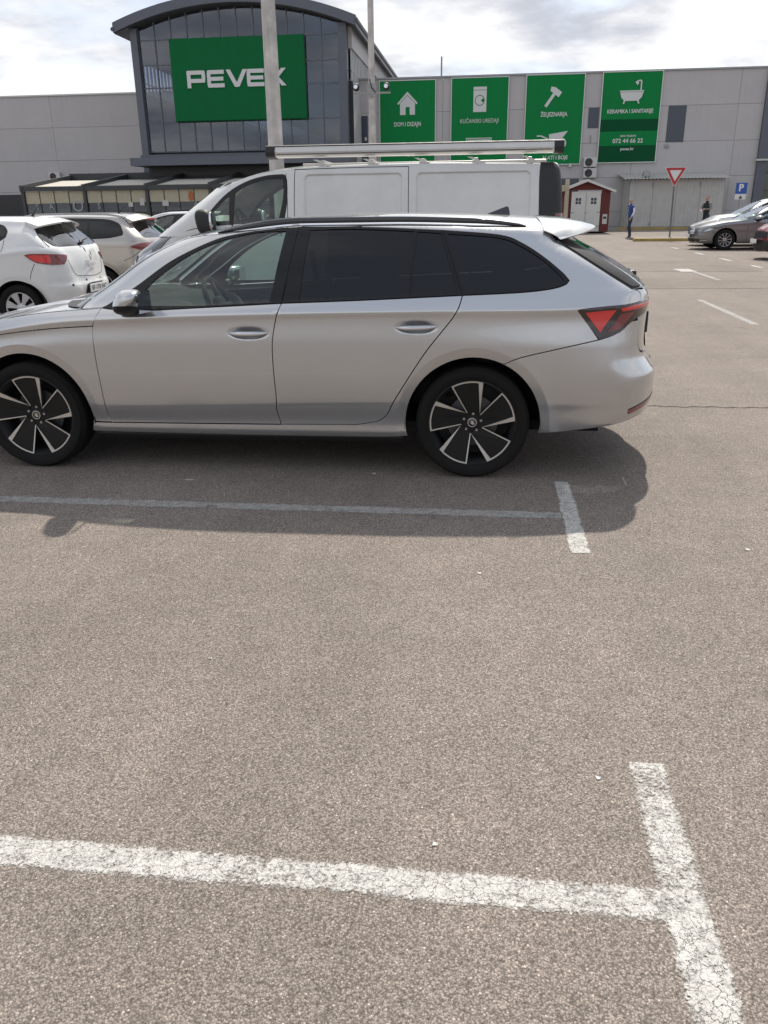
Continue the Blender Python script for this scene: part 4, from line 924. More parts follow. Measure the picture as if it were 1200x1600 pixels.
    for s in (1, -1):
        v = []; m = 6; xs = np.linspace(1.45, -.42, 30)
        for i, x in enumerate(xs):
            k = min(1, min(i, 29-i)/5.)**.6; ye = float(B.Y(x, B.zed(x)))-.02; z0 = float(B.cap(x, ye)); h = .008+.045*k
            for dy, dz in ((-.013, h-.016), (-.010, h), (.008, h), (.014, h-.010), (.012, h-.03), (-.010, h-.03)): v.append((x, s*(ye+dy), z0+max(dz, -.004)))
        MB().add(v, [(i*m+k, i*m+(k+1) % m, (i+1)*m+(k+1) % m, (i+1)*m+k) for i in range(29) for k in range(m)]).build('roof_rail', rail, t, True)
    sp = MB(); v = []
    for i in range(13):
        y = -.55+1.1*i/12; q = abs(y)/.55; x0 = -e+.46; xt = -e+.25+.08*q*q; z0 = float(B.cap(x0, y)); zt = (1.375-.035*q*q)*zs
        v += [(x0, y, z0+.002), (x0-.02, y, z0+.010), (xt, y, zt), (xt+.01, y, zt-.02), (x0-.05, y, zt-.035)]
    sp.add(v, [(i*5+k, i*5+(k+1) % 5, i*5+5+(k+1) % 5, i*5+5+k) for i in range(12) for k in range(5)]+[tuple(range(5)), tuple(range(60, 65))])
    so = sp.build('spoiler', paint, t, True, angle=.7)
    MB().box((-e+.235, -.16, 1.355*zs), (-e+.26, .16, 1.372*zs)).build('brake_light', 'lamp_red', so)
    MB().tube([(-.05, 0, 1.46*zs), (-.09, 0, 1.485*zs), (-.20, 0, 1.58*zs)], [.018, .010, .003], 6).build('roof_aerial', 'black_plastic', t)
    MB().box((-e-.075, -.26, .74), (-e-.05, .26, .85), .003).build('number_plate', 'plate_white', t)
    return t
def saloon(name, label, loc, paint, style='ten', zs=1.0, star=True):
    wb = 2.874; xf = wb+.86; xr = -1.13
    Zs = lambda P_: [(p[0], p[1]*zs)+tuple(p[2:]) for p in P_]; Zr = lambda P_: [(p[0], p[1]*zs, p[2]*zs) for p in P_]
    belt = Zs([(xr, .99), (-.5, 1.0), (.4, .985), (1.3, .955), (2.1, .93), (3.0, .87), (3.6, .72)])
    edge = Zs([(-.9, 1.25), (-.3, 1.33), (.4, 1.40), (1.0, 1.405), (1.6, 1.36), (2.3, 1.28)])
    S = dict(name=name, label=label, cat='car', loc=loc, paint=paint, wb=wb, R=.328, rim=.222, hw=.925, style=style, mesh=(.08, .05), belt=belt, xa=2.12,
        rows=gen_rows(xr, xf, wb, .925, belt, edge, [(-.9, .55), (-.3, .56), (.5, .59), (1.2, .59), (2.2, .575)], ends=(.86, .965, .99, 1, .985, .955, .84)),
        rear=[(.24, xr+.08, .3, .35), (.45, xr, .3, .35), (.65, xr, .3, .35), (.9, xr+.06, .26, .3), (.99*zs, xr+.1, .2, .24), (1.05*zs, -.62, .2, .2), (1.2*zs, -.30, .16, .16), (1.34*zs, .02, .15, .15), (1.42*zs, .2, .14, .15)],
        nose=[(.2, xf-.07, .38, .40), (.45, xf, .36, .42), (.6, xf-.02, .36, .42), (.75, xf-.08, .4, .42), (.86, xf-.2, .4, .4), (.95, xf-.5, .4, .4)],
        wind=[(z*zs, x, a, b) for z, x, a, b in [(.9, 2.62, .2, .2), (1.0, 2.36, .2, .2), (1.2, 1.88, .2, .2), (1.34, 1.52, .2, .2), (1.43, 1.15, .2, .2)]],
        roof=Zr([(-.3, 1.40, 1.33), (.1, 1.45, 1.38), (.6, 1.47, 1.405), (1.0, 1.46, 1.405), (1.6, 1.39, 1.345)]), hood=[(xr, 1.01*zs, .96*zs), (-.5, 1.05*zs, .99*zs), (1.9, 1.04*zs, .965*zs), (2.3, 1.0*zs, .935*zs), (2.9, .94*zs, .88*zs), (3.3, .86, .80), (3.55, .78, .735), (xf, .70, .66)],
        ztr=1.38*zs, ztf=1.42*zs, ztlo=1.2*zs,
        dlo=ring(*[Zs(q) for q in ([(2.06, .955), (1.3, .98), (.4, 1.01), (-.2, 1.03), (-.35, 1.06)], [(-.35, 1.06), (-.2, 1.18), (.05, 1.31), (.3, 1.365)], [(.3, 1.365), (.8, 1.385), (1.15, 1.37), (1.55, 1.24), (2.06, .955)])]),
        panes=[ring(*[Zs(q) for q in ([(1.85, .99), (1.06, 1.01)], [(1.06, 1.01), (1.0, 1.36)], [(1.0, 1.36), (1.14, 1.345), (1.5, 1.225), (1.85, .99)])]), ring(*[Zs(q) for q in ([(1.01, 1.015), (.1, 1.04)], [(.1, 1.04), (.24, 1.325)], [(.24, 1.325), (.95, 1.36)])])], glass=['glass_clear', 'glass_clear'],
        wsp=ring(*[Zs(q) for q in ([(1.66, 1.28), (1.92, 1.12), (2.2, .97)], [(2.2, .97), (2.5, .92), (3.4, .92)], [(3.4, .92), (2.7, 1.40)], [(2.7, 1.40), (1.55, 1.38)])]),
        over=[('headlamp', ring([(xf-.62, .685), (xf-.50, .735), (xf-.30, .725)], [(xf-.30, .725), (xf-.10, .64), (xf-.02, .545)], [(xf-.02, .545), (xf-.14, .54), (xf-.35, .60), (xf-.62, .685)]), 'lamp_house', .008, False, [('lamp_lens', ring([(xf-.46, .70), (xf-.32, .70)], [(xf-.32, .70), (xf-.14, .60)], [(xf-.14, .60), (xf-.28, .61), (xf-.46, .68)]), 'lamp_clear', .011)]),
              ('bumper_slot', ring([(xf-.34, .33), (xf-.05, .34)], [(xf-.05, .34), (xf-.05, .29)], [(xf-.05, .29), (xf-.34, .29)]), 'black_plastic', .005, False, [('bumper_chrome', ring([(xf-.33, .318), (xf-.06, .324)], [(xf-.06, .306), (xf-.33, .302)]), 'chrome', .010)]),
              ('grille', ring([(xf+.30, .68), (xf+.9, .70)], [(xf+.9, .70), (xf+.9, .47)], [(xf+.9, .47), (xf+.34, .49)]), 'black_gloss', .012, False,
               [('grille_bar', [(xf+.30, z), (xf+.9, z+.008), (xf+.9, z+.032), (xf+.30, z+.026)], 'chrome', .022) for z in (.51, .555, .60, .645)]),
              ('lower_grille', ring([(xf-.02, .36), (xf+.9, .37)], [(xf+.9, .37), (xf+.9, .25)], [(xf+.9, .25), (xf-.02, .26)]), 'black_plastic', .008, False)],
        seams=[[(2.16, .93), (2.20, .8), (2.2, .5), (2.18, .3)], [(1.05, .985), (1.08, .7), (1.05, .3)], [(xf-.62, .69), (xf-.75, .75), (2.9, .835), (2.5, .90), (2.2, .93)], [(xf-.42, .60), (xf-.56, .50), (xf-.56, .40)]],
        mir=(1.88, 1.04, 1.0), seat=(1.05, .25), dash=1.65)
    t, B = simple_car(S)
    n = obj('number_plate', MB().box((xf+.155, -.26, .39), (xf+.17, .26, .50), .003).mesh('number_plate'), 'plate_white', t)
    deck = cap_mesh('boot_lid', B, [tuple(p) for p in B.M(np.linspace(B.span(.98)[0], -.5, 40), B.ztop(np.linspace(B.span(.98)[0], -.5, 40), False, .6, 1.3, True)) if p[1] > .002], paint, t, True, g=.1)
    if star: MB().tube([(xf-.12, 0, .77), (xf-.13, 0, .84)], .006, 6).build('bonnet_star', 'chrome', t)
    return t
def red_crossover():
    wb = 2.65; xf = wb+.86; e = .85
    belt = [(-e, 1.10), (.2, 1.10), (1.0, 1.06), (2.0, 1.03), (3.0, .93), (3.5, .82)]
    edge = [(-.9, 1.46), (-.4, 1.50), (.4, 1.53), (1.1, 1.53), (1.6, 1.48), (2.3, 1.40)]
    S = dict(name='crossover_car', label='dark red car cut off by the right edge, front corner with a headlamp', cat='car', loc=(7.62+xf, 24.95, 0), paint='red_paint', wb=wb, R=.335, rim=.222, hw=.905, style='five', mesh=(.08, .05), belt=belt, xa=2.08, zb=.22,
        rows=gen_rows(-e, xf, wb, .905, belt, edge, [(-.9, .54), (.5, .60), (2.2, .59)], ends=(.88, .97, .99, 1, .99, .96, .86)),
        rear=[(.24, -e+.06, .3, .35), (.5, -e, .3, .35), (1.1, -e+.08, .2, .24), (1.3, -e+.28, .15, .16), (1.5, -e+.42, .14, .15)],
        nose=[(.2, xf-.06, .36, .38), (.45, xf, .34, .4), (.7, xf-.02, .34, .4), (.84, xf-.1, .4, .4), (1.0, xf-.4, .4, .4)],
        wind=[(.95, 2.6, .2, .2), (1.1, 2.32, .2, .2), (1.3, 1.95, .2, .2), (1.46, 1.58, .2, .2), (1.56, 1.2, .2, .2)],
        roof=[(-.6, 1.53, 1.47), (.5, 1.59, 1.53), (1.1, 1.57, 1.52), (1.7, 1.49, 1.44)], hood=[(1.9, 1.10, 1.04), (2.4, 1.06, 1.0), (2.9, 1.0, .945), (3.3, .92, .865), (xf, .80, .76)],
        ztr=1.50, ztf=1.53, ztlo=1.3,
        dlo=ring([(2.0, 1.055), (1.0, 1.085), (.1, 1.12), (-.4, 1.16)], [(-.4, 1.16), (-.35, 1.38), (-.25, 1.43)], [(-.25, 1.43), (.8, 1.50), (1.2, 1.475), (1.6, 1.33), (2.0, 1.055)]),
        panes=[ring([(1.8, 1.09), (1.08, 1.105)], [(1.08, 1.105), (1.03, 1.465)], [(1.03, 1.465), (1.2, 1.445), (1.55, 1.31), (1.8, 1.09)]), ring([(1.03, 1.11), (-.3, 1.18)], [(-.3, 1.18), (-.24, 1.39)], [(-.24, 1.39), (.97, 1.465)])], glass=['glass_clear', 'glass_privacy'],
        wsp=ring([(1.72, 1.37), (1.95, 1.22), (2.18, 1.07)], [(2.18, 1.07), (2.4, 1.02), (3.3, 1.02)], [(3.3, 1.02), (2.7, 1.49)], [(2.7, 1.49), (1.6, 1.47)]),
        over=[('headlamp', ring([(xf-.50, .83), (xf-.36, .875), (xf-.15, .85)], [(xf-.15, .85), (xf+.05, .76)], [(xf+.05, .76), (xf-.15, .745), (xf-.50, .83)]), 'lamp_clear', .008, False),
              ('grille', ring([(xf+.10, .74), (xf+.8, .76)], [(xf+.8, .76), (xf+.8, .56)], [(xf+.8, .56), (xf+.14, .56)]), 'black_plastic', .010, False),
              ('lower_grille', ring([(xf-.30, .50), (xf+.8, .52)], [(xf+.8, .52), (xf+.8, .24)], [(xf+.8, .24), (xf-.36, .24)]), 'black_plastic', .008, False, [('fog_trim', ring([(xf-.20, .48), (xf-.02, .36)], [(xf-.02, .33), (xf-.24, .33)]), 'alloy_grey', .014)])],
        mir=(1.85, 1.04, 1.12), seat=(1.05, .25), dash=1.65, seatz=.40)
    t, B = simple_car(S)
    MB().box((xf+.15, -.26, .43), (xf+.165, .26, .54), .003).build('number_plate', 'plate_white', t)
    return t
def white_van():
    wb = 3.098; xf = 4.06; xr = -.99
    belt = [(xr, 1.36), (2.0, 1.36), (2.9, 1.32), (3.4, 1.22), (3.8, 1.07), (4.0, .93)]
    edge = [(xr, 1.90), (.5, 1.925), (2.0, 1.90), (2.5, 1.80), (3.2, 1.55)]
    rows = []
    X = [(xr, .95), (xr+.35, .99), (0, 1), (1.5, 1), (2.3, 1), (3.1, .985), (3.6, .94), (xf, .80)]
    bs, es = Spl(belt), Spl(edge)
    for k in range(11):
        r = []
        for x, m in X:
            b, e = float(bs(x)), float(es(x))
            z = [.20, .30, .40, .55, .85, b-.06, b, b+.03, b+(e-b)*.5, e-.05, e+.02][k]
            y = [.86, .94, .965, .975, .978, .972, .955, .948, .905, .845, .80][k]
            r.append((x, z, y*m))
        rows.append(r)
    S = dict(name='delivery_van', label='white panel van parked behind the silver estate, with a roof rack on top', cat='van', loc=(-.17, 10.20, 0), paint='van_white', wb=wb, R=.335, rim=.215, hw=.978, style='cover', belt=belt, xa=2.95, zb=.26, rows=rows, mesh=(.05, .035),
        rear=[(.3, xr+.03, .10, .10), (1.0, xr, .10, .10), (1.6, xr+.02, .10, .10), (1.85, xr+.05, .10, .10), (2.0, xr+.12, .12, .12)], rb=.02,
        nose=[(.25, 3.92, .34, .38), (.55, 3.98, .34, .38), (.85, 3.97, .34, .38), (1.0, 3.91, .34, .38), (1.12, 3.74, .34, .38), (1.3, 3.42, .34, .36)], nb=.12,
        wind=[(1.0, 3.95, .3, .3), (1.2, 3.62, .3, .3), (1.4, 3.32, .28, .28), (1.6, 3.05, .26, .26), (1.8, 2.74, .25, .25), (1.92, 2.45, .25, .25), (2.0, 2.1, .25, .25)],
        roof=[(xr, 1.95, 1.90), (.5, 1.985, 1.93), (1.8, 1.965, 1.91), (2.3, 1.91, 1.86), (2.8, 1.75, 1.71)], hood=[(2.8, 1.47, 1.36), (3.2, 1.39, 1.29), (3.42, 1.32, 1.225), (3.67, 1.215, 1.14), (3.85, 1.13, 1.06), (3.97, 1.04, .98), (4.12, .93, .88)],
        ztr=1.93, ztf=1.90, ztlo=1.5, zw0=1.22,
        pads=[(.72, 1.80, .62, 1.85, .06, .022, .025), (-.64, .58, .62, 1.85, .06, .022, .025)],
        dlo=ring([(2.95, 1.30), (2.6, 1.24), (2.05, 1.22)], [(2.05, 1.22), (1.985, 1.55), (1.985, 1.80), (2.03, 1.852)], [(2.03, 1.852), (2.23, 1.84), (2.47, 1.775), (2.70, 1.645), (2.92, 1.42), (2.98, 1.32)]),
        panes=[ring([(2.60, 1.27), (2.12, 1.25)], [(2.12, 1.25), (2.03, 1.60), (2.03, 1.80)], [(2.03, 1.80), (2.22, 1.80), (2.45, 1.735), (2.57, 1.67)], [(2.57, 1.67), (2.60, 1.27)]), ring([(2.64, 1.28), (2.64, 1.635)], [(2.64, 1.635), (2.75, 1.55), (2.88, 1.41)], [(2.88, 1.41), (2.90, 1.32), (2.64, 1.28)])], glass=['glass_clear', 'glass_clear'],
        wsp=ring([(2.98, 1.77), (3.14, 1.63), (3.38, 1.44), (3.50, 1.34)], [(3.50, 1.34), (3.7, 1.30), (4.7, 1.24)], [(4.7, 1.24), (3.9, 1.84)], [(3.9, 1.82), (3.1, 1.79), (2.98, 1.77)]),
        over=[('headlamp', ring([(3.30, 1.25), (3.42, 1.215), (3.62, 1.150), (3.80, 1.065)], [(3.80, 1.065), (3.94, .97), (3.97, .84)], [(3.95, .84), (3.70, .865), (3.55, .93), (3.48, 1.08), (3.30, 1.25)]), 'lamp_house', .010, False, [('lamp_lens', ring([(3.58, 1.08), (3.86, .95)], [(3.86, .95), (3.90, .87)], [(3.90, .87), (3.68, .90), (3.58, .97)]), 'lamp_clear', .014)]),
              ('rear_pillar', ring([(-.73, 1.925), (-.72, 1.75), (-.73, 1.3), (-.73, .7)], [(-.73, .7), (-1.02, .7)], [(-1.02, .7), (-1.02, 1.80)], [(-1.02, 1.80), (-.92, 1.90), (-.85, 1.925)]), 'black_plastic', .004, True),
              ('tail_lamp', ring([(-.90, 1.42), (-.86, .95)], [(-.86, .95), (-1.02, .95)], [(-1.02, .95), (-1.02, 1.42)]), 'lamp_deep', .010, False),
              ('rear_glass', ring([(-1.22, 1.72), (-1.78, 1.72)], [(-1.78, 1.72), (-1.78, 1.22)], [(-1.78, 1.22), (-1.22, 1.22)]), 'black_gloss', .005, False), ('rear_bumper', ring([(-.86, .56), (-1.95, .56)], [(-1.95, .56), (-1.95, .34)], [(-1.95, .34), (-.86, .34)]), 'black_plastic', .02, False),
              ('side_rub_strip', ring([(2.55, .62), (.45, .62)], [(.45, .62), (.45, .50)], [(.45, .50), (2.55, .50)]), 'black_plastic', .010, False)],
        seams=[[(1.90, 1.90), (1.905, 1.3), (1.90, .45)], [(1.90, 1.895), (1.2, 1.905), (.66, 1.905)], [(.66, 1.905), (.655, 1.3), (.66, .45)], [(2.0, 1.86), (1.98, 1.5), (2.0, .45)], [(2.98, 1.31), (3.0, 1.0), (2.75, .75), (2.72, .45)], [(3.24, 1.245), (3.10, 1.29), (2.98, 1.31)], [(-1.92, 1.85), (-1.92, .58)]],
        mesh2=None, seat=(2.15, 1.6), dash=2.75, seatz=.72, rearseat=False, steer=(2.62, .40, 1.33), spin=0)
    t, B = simple_car(S)
    for s in (1, -1):
        b = MB(); v, f = superbox(.095, .12, .135, 3.0); b.add([(p[0]+.02*p[2]/.125, p[1], p[2]) for p in v], f)
        m = b.build('mirror', 'black_plastic', t, True, (2.86, s*1.10, 1.37), angle=2)
        MB().tube([(.0, -s*.09, -.06), (.02, -s*.20, -.10)], .035, 8).build('mirror_foot', 'black_plastic', m)
        v, f = superbox(.02, .10, .11, 3.2); MB().add(v, f).build('mirror_glass', 'chrome', m, True, (-.078, 0, 0), angle=2)
    # fixed mounts of the rack belong to the van roof
    return t, B
def roof_rack():
    """aluminium rack standing on the van roof, with a long silver awning case clamped to its near side"""
    t = thing('roof_rack', 'low metal roof rack with cross bars standing on the white van', 'roof rack', (-.17, 10.20, 1.975))
    t.rotation_euler = (0, 0, math.pi)
    for x in (-.62, -.05, .52, 1.08, 1.62):
        MB().box((x-.022, -.74, -.012), (x+.022, .69, .012), .004).build('cross_bar', 'rack_metal', t)
        for s in (1, -1):
            MB().box((x-.035, s*.70-.03, -.055), (x+.035, s*.70+.03, -.013), .004).build('foot', 'rack_metal', t)
            MB().add([(x-.12, s*.745, -.05), (x+.04, s*.745, .018), (x+.09, s*.745, .018), (x-.06, s*.745, -.05), (x-.12, s*.765, -.05), (x+.04, s*.765, .018), (x+.09, s*.765, .018), (x-.06, s*.765, -.05)], [(0, 1, 2, 3), (7, 6, 5, 4), (0, 4, 5, 1), (1, 5, 6, 2), (2, 6, 7, 3), (3, 7, 4, 0)]).build('bracket', 'rack_metal', t)
    for s in (1, -1):
        MB().box((-.80, s*.62-.015, -.045), (1.85, s*.62+.015, -.0125), .004).build('side_rail', 'rack_metal', t)
    a = thing('awning_case', 'long silver awning case with black end caps along the van roof', 'awning', (-.17, 10.20, 1.975)); a.rotation_euler = (0, 0, math.pi)
    prof = [(.70, .044), (.72, .040), (.80, .046), (.835, .060), (.842, .095), (.830, .145), (.80, .152), (.72, .150), (.70, .14)]
    MB().prism(prof, -.86, 2.11, 'x').build('case', 'rack_silver', a)
    MB().prism([(.69, .1505), (.70, .1405), (.72, .1515), (.80, .1535), (.832, .147), (.838, .155), (.80, .166), (.70, .163)], -.862, 2.112, 'x').build('lid', 'black_plastic', a)
    MB().box((-.84, .8405, .070), (2.09, .8455, .076)).build('groove', 'black_plastic', a)
    for x0, x1 in ((-.96, -.861), (2.111, 2.21)):
        big = [(c[0]+(c[0]-.77)*.16, c[1]+(c[1]-.095)*.20) for c in prof]
        MB().prism(big, x0, x1, 'x').build('end_cap', 'black_plastic', a)
    return t
# ---------------------------------------------------------------- ground, markings
def asphalt(name, base=(.232, .203, .180), grain=1.0, crack=True):
    m, t, b = newmat(name); nd = t.nodes.new; lk = t.links.new
    c = nd('ShaderNodeTexCoord'); co = c.outputs['Object']
    def noise(sc, det=4, rough=.6, src=co):
        n = nd('ShaderNodeTexNoise'); n.inputs['Scale'].default_value = sc; n.inputs['Detail'].default_value = det; n.inputs['Roughness'].default_value = rough; lk(src, n.inputs['Vector']); return n
    def rng(src, a, b_, lo, hi, sm=False):
        r = nd('ShaderNodeMapRange'); r.inputs['From Min'].default_value = a; r.inputs['From Max'].default_value = b_; r.inputs['To Min'].default_value = lo; r.inputs['To Max'].default_value = hi
        if sm: r.interpolation_type = 'SMOOTHSTEP'
        lk(src, r.inputs[0]); return r.outputs[0]
    def mul(a, b_):
        q = nd('ShaderNodeMath'); q.operation = 'MULTIPLY'; lk(a, q.inputs[0])
        if isinstance(b_, float): q.inputs[1].default_value = b_
        else: lk(b_, q.inputs[1])
        return q.outputs[0]
    v1 = nd('ShaderNodeTexVoronoi'); v1.inputs['Scale'].default_value = 215; v1.inputs['Randomness'].default_value = 1; lk(co, v1.inputs['Vector'])
    v2 = nd('ShaderNodeTexVoronoi'); v2.inputs['Scale'].default_value = 420; lk(co, v2.inputs['Vector'])
    sp = nd('ShaderNodeSeparateColor'); lk(v1.outputs['Color'], sp.inputs[0]); sp2 = nd('ShaderNodeSeparateColor'); lk(v2.outputs['Color'], sp2.inputs[0])
    g1 = rng(sp.outputs[0], 0, 1, 1-.40*grain, 1+.40*grain); g2 = rng(sp2.outputs[1], 0, 1, 1-.26*grain, 1+.26*grain)
    # binder showing dark between stones, pale chips here and there
    edge = rng(v1.outputs['Distance'], .25, .8, 1.12, .55)
    chip = rng(sp.outputs[2], .97, .98, 1.0, 1.5)
    low = rng(noise(.55, 6, .65).outputs[0], .3, .7, .89, 1.11); mid = rng(noise(5.5, 5, .7).outputs[0], .3, .7, .92, 1.08)
    f = mul(mul(mul(mul(mul(g1, g2), edge), chip), low), mid)
    # oil spots
    oil = rng(noise(1.7, 3, .5).outputs[0], .66, .78, 1.0, .72, True); f = mul(f, oil)
    # tyre-darkened lanes and scuffs stretched along the aisle, gum spots
    def mapped(sc):
        mp_ = nd('ShaderNodeMapping'); mp_.inputs['Scale'].default_value = sc; lk(co, mp_.inputs[0]); return mp_.outputs[0]
    f = mul(f, rng(noise(.9, 5, .6, mapped((1.6, .18, 1))).outputs[0], .35, .70, 1.03, .92, True)); f = mul(f, rng(noise(1.0, 6, .7, mapped((.35, 1.5, 1))).outputs[0], .35, .75, 1.03, .94, True))
    vg = nd('ShaderNodeTexVoronoi'); vg.inputs['Scale'].default_value = 2.3; lk(co, vg.inputs['Vector']); sg_ = nd('ShaderNodeSeparateColor'); lk(vg.outputs['Color'], sg_.inputs[0])
    gum = mul(rng(vg.outputs['Distance'], .020, .032, 1., 0., True), rng(sg_.outputs[0], .5, .52, 0., 1.)); 
    gf = nd('ShaderNodeMath'); gf.operation = 'MULTIPLY_ADD'; lk(gum, gf.inputs[0]); gf.inputs[1].default_value = .45; gf.inputs[2].default_value = 1.; f = mul(f, gf.outputs[0])
    vd = nd('ShaderNodeTexVoronoi'); vd.inputs['Scale'].default_value = .9; lk(co, vd.inputs['Vector']); sd2 = nd('ShaderNodeSeparateColor'); lk(vd.outputs['Color'], sd2.inputs[0])
    f = mul(f, rng(mul(rng(noise(26, 4, .7).outputs[0], .45, .62, 0., 1.), rng(vd.outputs['Distance'], .04, .16, 1., 0., True)), 0., 1., 1., .70))
    tint = nd('ShaderNodeMix'); tint.data_type = 'RGBA'; tint.inputs['A'].default_value = (*base, 1); tint.inputs['B'].default_value = (base[0]*1.03, base[1]*.985, base[2]*.94, 1); lk(noise(1.1, 4).outputs[0], tint.inputs['Factor'])
    h = nd('ShaderNodeVectorMath'); h.operation = 'SCALE'; lk(tint.outputs['Result'], h.inputs[0]); lk(f, h.inputs['Scale'])
    lk(h.outputs[0], b.inputs['Base Color'])
    b.inputs['Roughness'].default_value = .9; b.inputs['Specular IOR Level'].default_value = .25
    hh = nd('ShaderNodeMath'); hh.operation = 'ADD'; lk(rng(v1.outputs['Distance'], 0, .8, 1, 0), hh.inputs[0]); lk(mul(sp.outputs[1], .6), hh.inputs[1])
    k = nd('ShaderNodeBump'); k.inputs['Strength'].default_value = .5*grain; k.inputs['Distance'].default_value = .0025; lk(hh.outputs[0], k.inputs['Height']); lk(k.outputs[0], b.inputs['Normal'])
    return m
def road_paint(name, wear, crackle=1.0, col=(.52, .505, .475)):
    """worn, crazed road paint: holes let the asphalt below show; uv.v runs across the stripe"""
    m, t, b = newmat(name); nd = t.nodes.new; lk = t.links.new
    c = nd('ShaderNodeTexCoord'); co = c.outputs['Object']
    def noise(sc, det, ro=.6):
        n = nd('ShaderNodeTexNoise'); n.inputs['Scale'].default_value = sc; n.inputs['Detail'].default_value = det; n.inputs['Roughness'].default_value = ro; lk(co, n.inputs['Vector']); return n
    def rng(src, a, b_, lo=0., hi=1.):
        r = nd('ShaderNodeMapRange'); r.inputs['From Min'].default_value = a; r.inputs['From Max'].default_value = b_; r.inputs['To Min'].default_value = lo; r.inputs['To Max'].default_value = hi; lk(src, r.inputs[0]); return r.outputs[0]
    def op(o, a, b_, c_=None):
        q = nd('ShaderNodeMath'); q.operation = o
        for i, v in enumerate((a, b_, c_)):
            if v is None: continue
            if isinstance(v, (int, float)): q.inputs[i].default_value = v
            else: lk(v, q.inputs[i])
        return q.outputs[0]
    fine = noise(95, 4, .75).outputs[0]; broad = noise(3.2, 4).outputs[0]; mid = noise(22, 4, .7)
    vm = nd('ShaderNodeVectorMath'); vm.operation = 'MULTIPLY_ADD'; vm.inputs[1].default_value = (.05, .05, .05); lk(mid.outputs['Color'], vm.inputs[0]); lk(co, vm.inputs[2])
    def crack(sc, w0, w1):
        v = nd('ShaderNodeTexVoronoi'); v.feature = 'DISTANCE_TO_EDGE'; v.inputs['Scale'].default_value = sc; lk(vm.outputs[0], v.inputs['Vector']); return v.outputs['Distance'], w0, w1
    d1, _, _ = crack(30, 0, 0); d2, _, _ = crack(75, 0, 0)
    cw = rng(broad, .35, .65, .006, .045)
    k1 = nd('ShaderNodeMapRange'); lk(d1, k1.inputs[0]); k1.inputs['From Min'].default_value = .0; lk(cw, k1.inputs['From Max'])
    k2 = rng(d2, .0, .04, .45, 1.)
    uv = nd('ShaderNodeSeparateXYZ'); lk(c.outputs['UV'], uv.inputs[0])
    e = op('SUBTRACT', .5, op('ABSOLUTE', op('SUBTRACT', uv.outputs[1], .5), 0.)); e2 = op('SUBTRACT', .5, op('ABSOLUTE', op('SUBTRACT', uv.outputs[0], .5), 0.))
    edge = rng(e, 0, .16, -.20, .0)
    s_ = op('ADD', op('ADD', op('MULTIPLY', fine, .8), op('MULTIPLY', broad, .55)), op('ADD', edge, op('MULTIPLY', mid.outputs[0], .35)))
    w_ = rng(s_, .69+wear, .82+wear)
    a_ = op('MULTIPLY', op('MULTIPLY', w_, op('SMOOTH_MIN', k1.outputs[0], 1., .1)), k2)
    mixc = nd('ShaderNodeMix'); mixc.data_type = 'RGBA'; mixc.inputs['A'].default_value = (*[q*.70 for q in col], 1); mixc.inputs['B'].default_value = (*col, 1); lk(rng(mid.outputs[0], .3, .7), mixc.inputs['Factor'])
    lk(mixc.outputs['Result'], b.inputs['Base Color']); b.inputs['Roughness'].default_value = .8; b.inputs['Specular IOR Level'].default_value = .3
    k = nd('ShaderNodeBump'); k.inputs['Strength'].default_value = .6; k.inputs['Distance'].default_value = .002; lk(op('ADD', a_, op('MULTIPLY', fine, .5)), k.inputs['Height']); lk(k.outputs[0], b.inputs['Normal'])
    lk(a_, b.inputs['Alpha']); return m
asphalt('asphalt'); asphalt('asphalt_patch', (.205, .180, .158)); asphalt('pavement', (.25, .232, .212), .5)
road_paint('paint_fresh', .0, col=(.58, .56, .525)); road_paint('paint_faint', -.03, col=(.40, .385, .36)); road_paint('paint_ghost', .10, col=(.36, .345, .32)); road_paint('paint_mid', -.06, col=(.56, .545, .51))
P('yellow_kerb', (.34, .245, .085), .8, var=.3, vscale=4); P('kerb_grey', (.26, .25, .235), .85, var=.2, vscale=5)
P('panel_grey', (.455, .438, .435), .6, var=.045, vscale=.5, bump=.05, bscale=8); P('panel_grey_b', (.44, .424, .422), .6, var=.05, vscale=.6); P('panel_joint', (.10, .10, .105), .8)
P('coping', (.30, .31, .33), .45, .3, var=.08, vscale=1); P('slate_metal', (.105, .116, .14), .42, .3, var=.1, vscale=1.5); P('roof_metal', (.075, .085, .10), .4, .5, var=.1, vscale=1)
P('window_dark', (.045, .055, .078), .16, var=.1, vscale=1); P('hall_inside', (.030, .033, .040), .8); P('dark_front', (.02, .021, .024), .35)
P('sign_green', (.005, .125, .040), .7, spec=.15, var=.05, vscale=.7); P('banner_green', (.006, .20, .052), .7, spec=.15, var=.06, vscale=.6); P('banner_deep', (.003, .072, .026), .7, spec=.15, var=.06, vscale=.6)
P('sign_white', (.62, .62, .62), .5); P('banner_white', (.60, .61, .60), .55); P('frame_white', (.60, .62, .60), .5)
P('rack_metal', (.55, .54, .52), .42, .7, var=.1, vscale=12); P('rack_silver', (.58, .57, .55), .40, .55, var=.06, vscale=3)
P('pole_paint', (.47, .45, .425), .6, var=.30, vscale=3.2, bump=.15, bscale=25); P('post_grey', (.13, .13, .13), .6, .2)
P('galv', (.30, .30, .30), .5, .6, var=.15, vscale=10)
P('shed_red', (.115, .022, .018), .75, var=.2, vscale=6); P('shed_white', (.55, .545, .52), .65, var=.06, vscale=4); P('shed_roof', (.13, .12, .115), .8)
P('wood', (.38, .33, .245), .75, var=.2, vscale=6); P('corrugated', (.46, .445, .42), .6, 0., var=.1, vscale=2); P('ac_white', (.55, .55, .53), .55, var=.06, vscale=5)
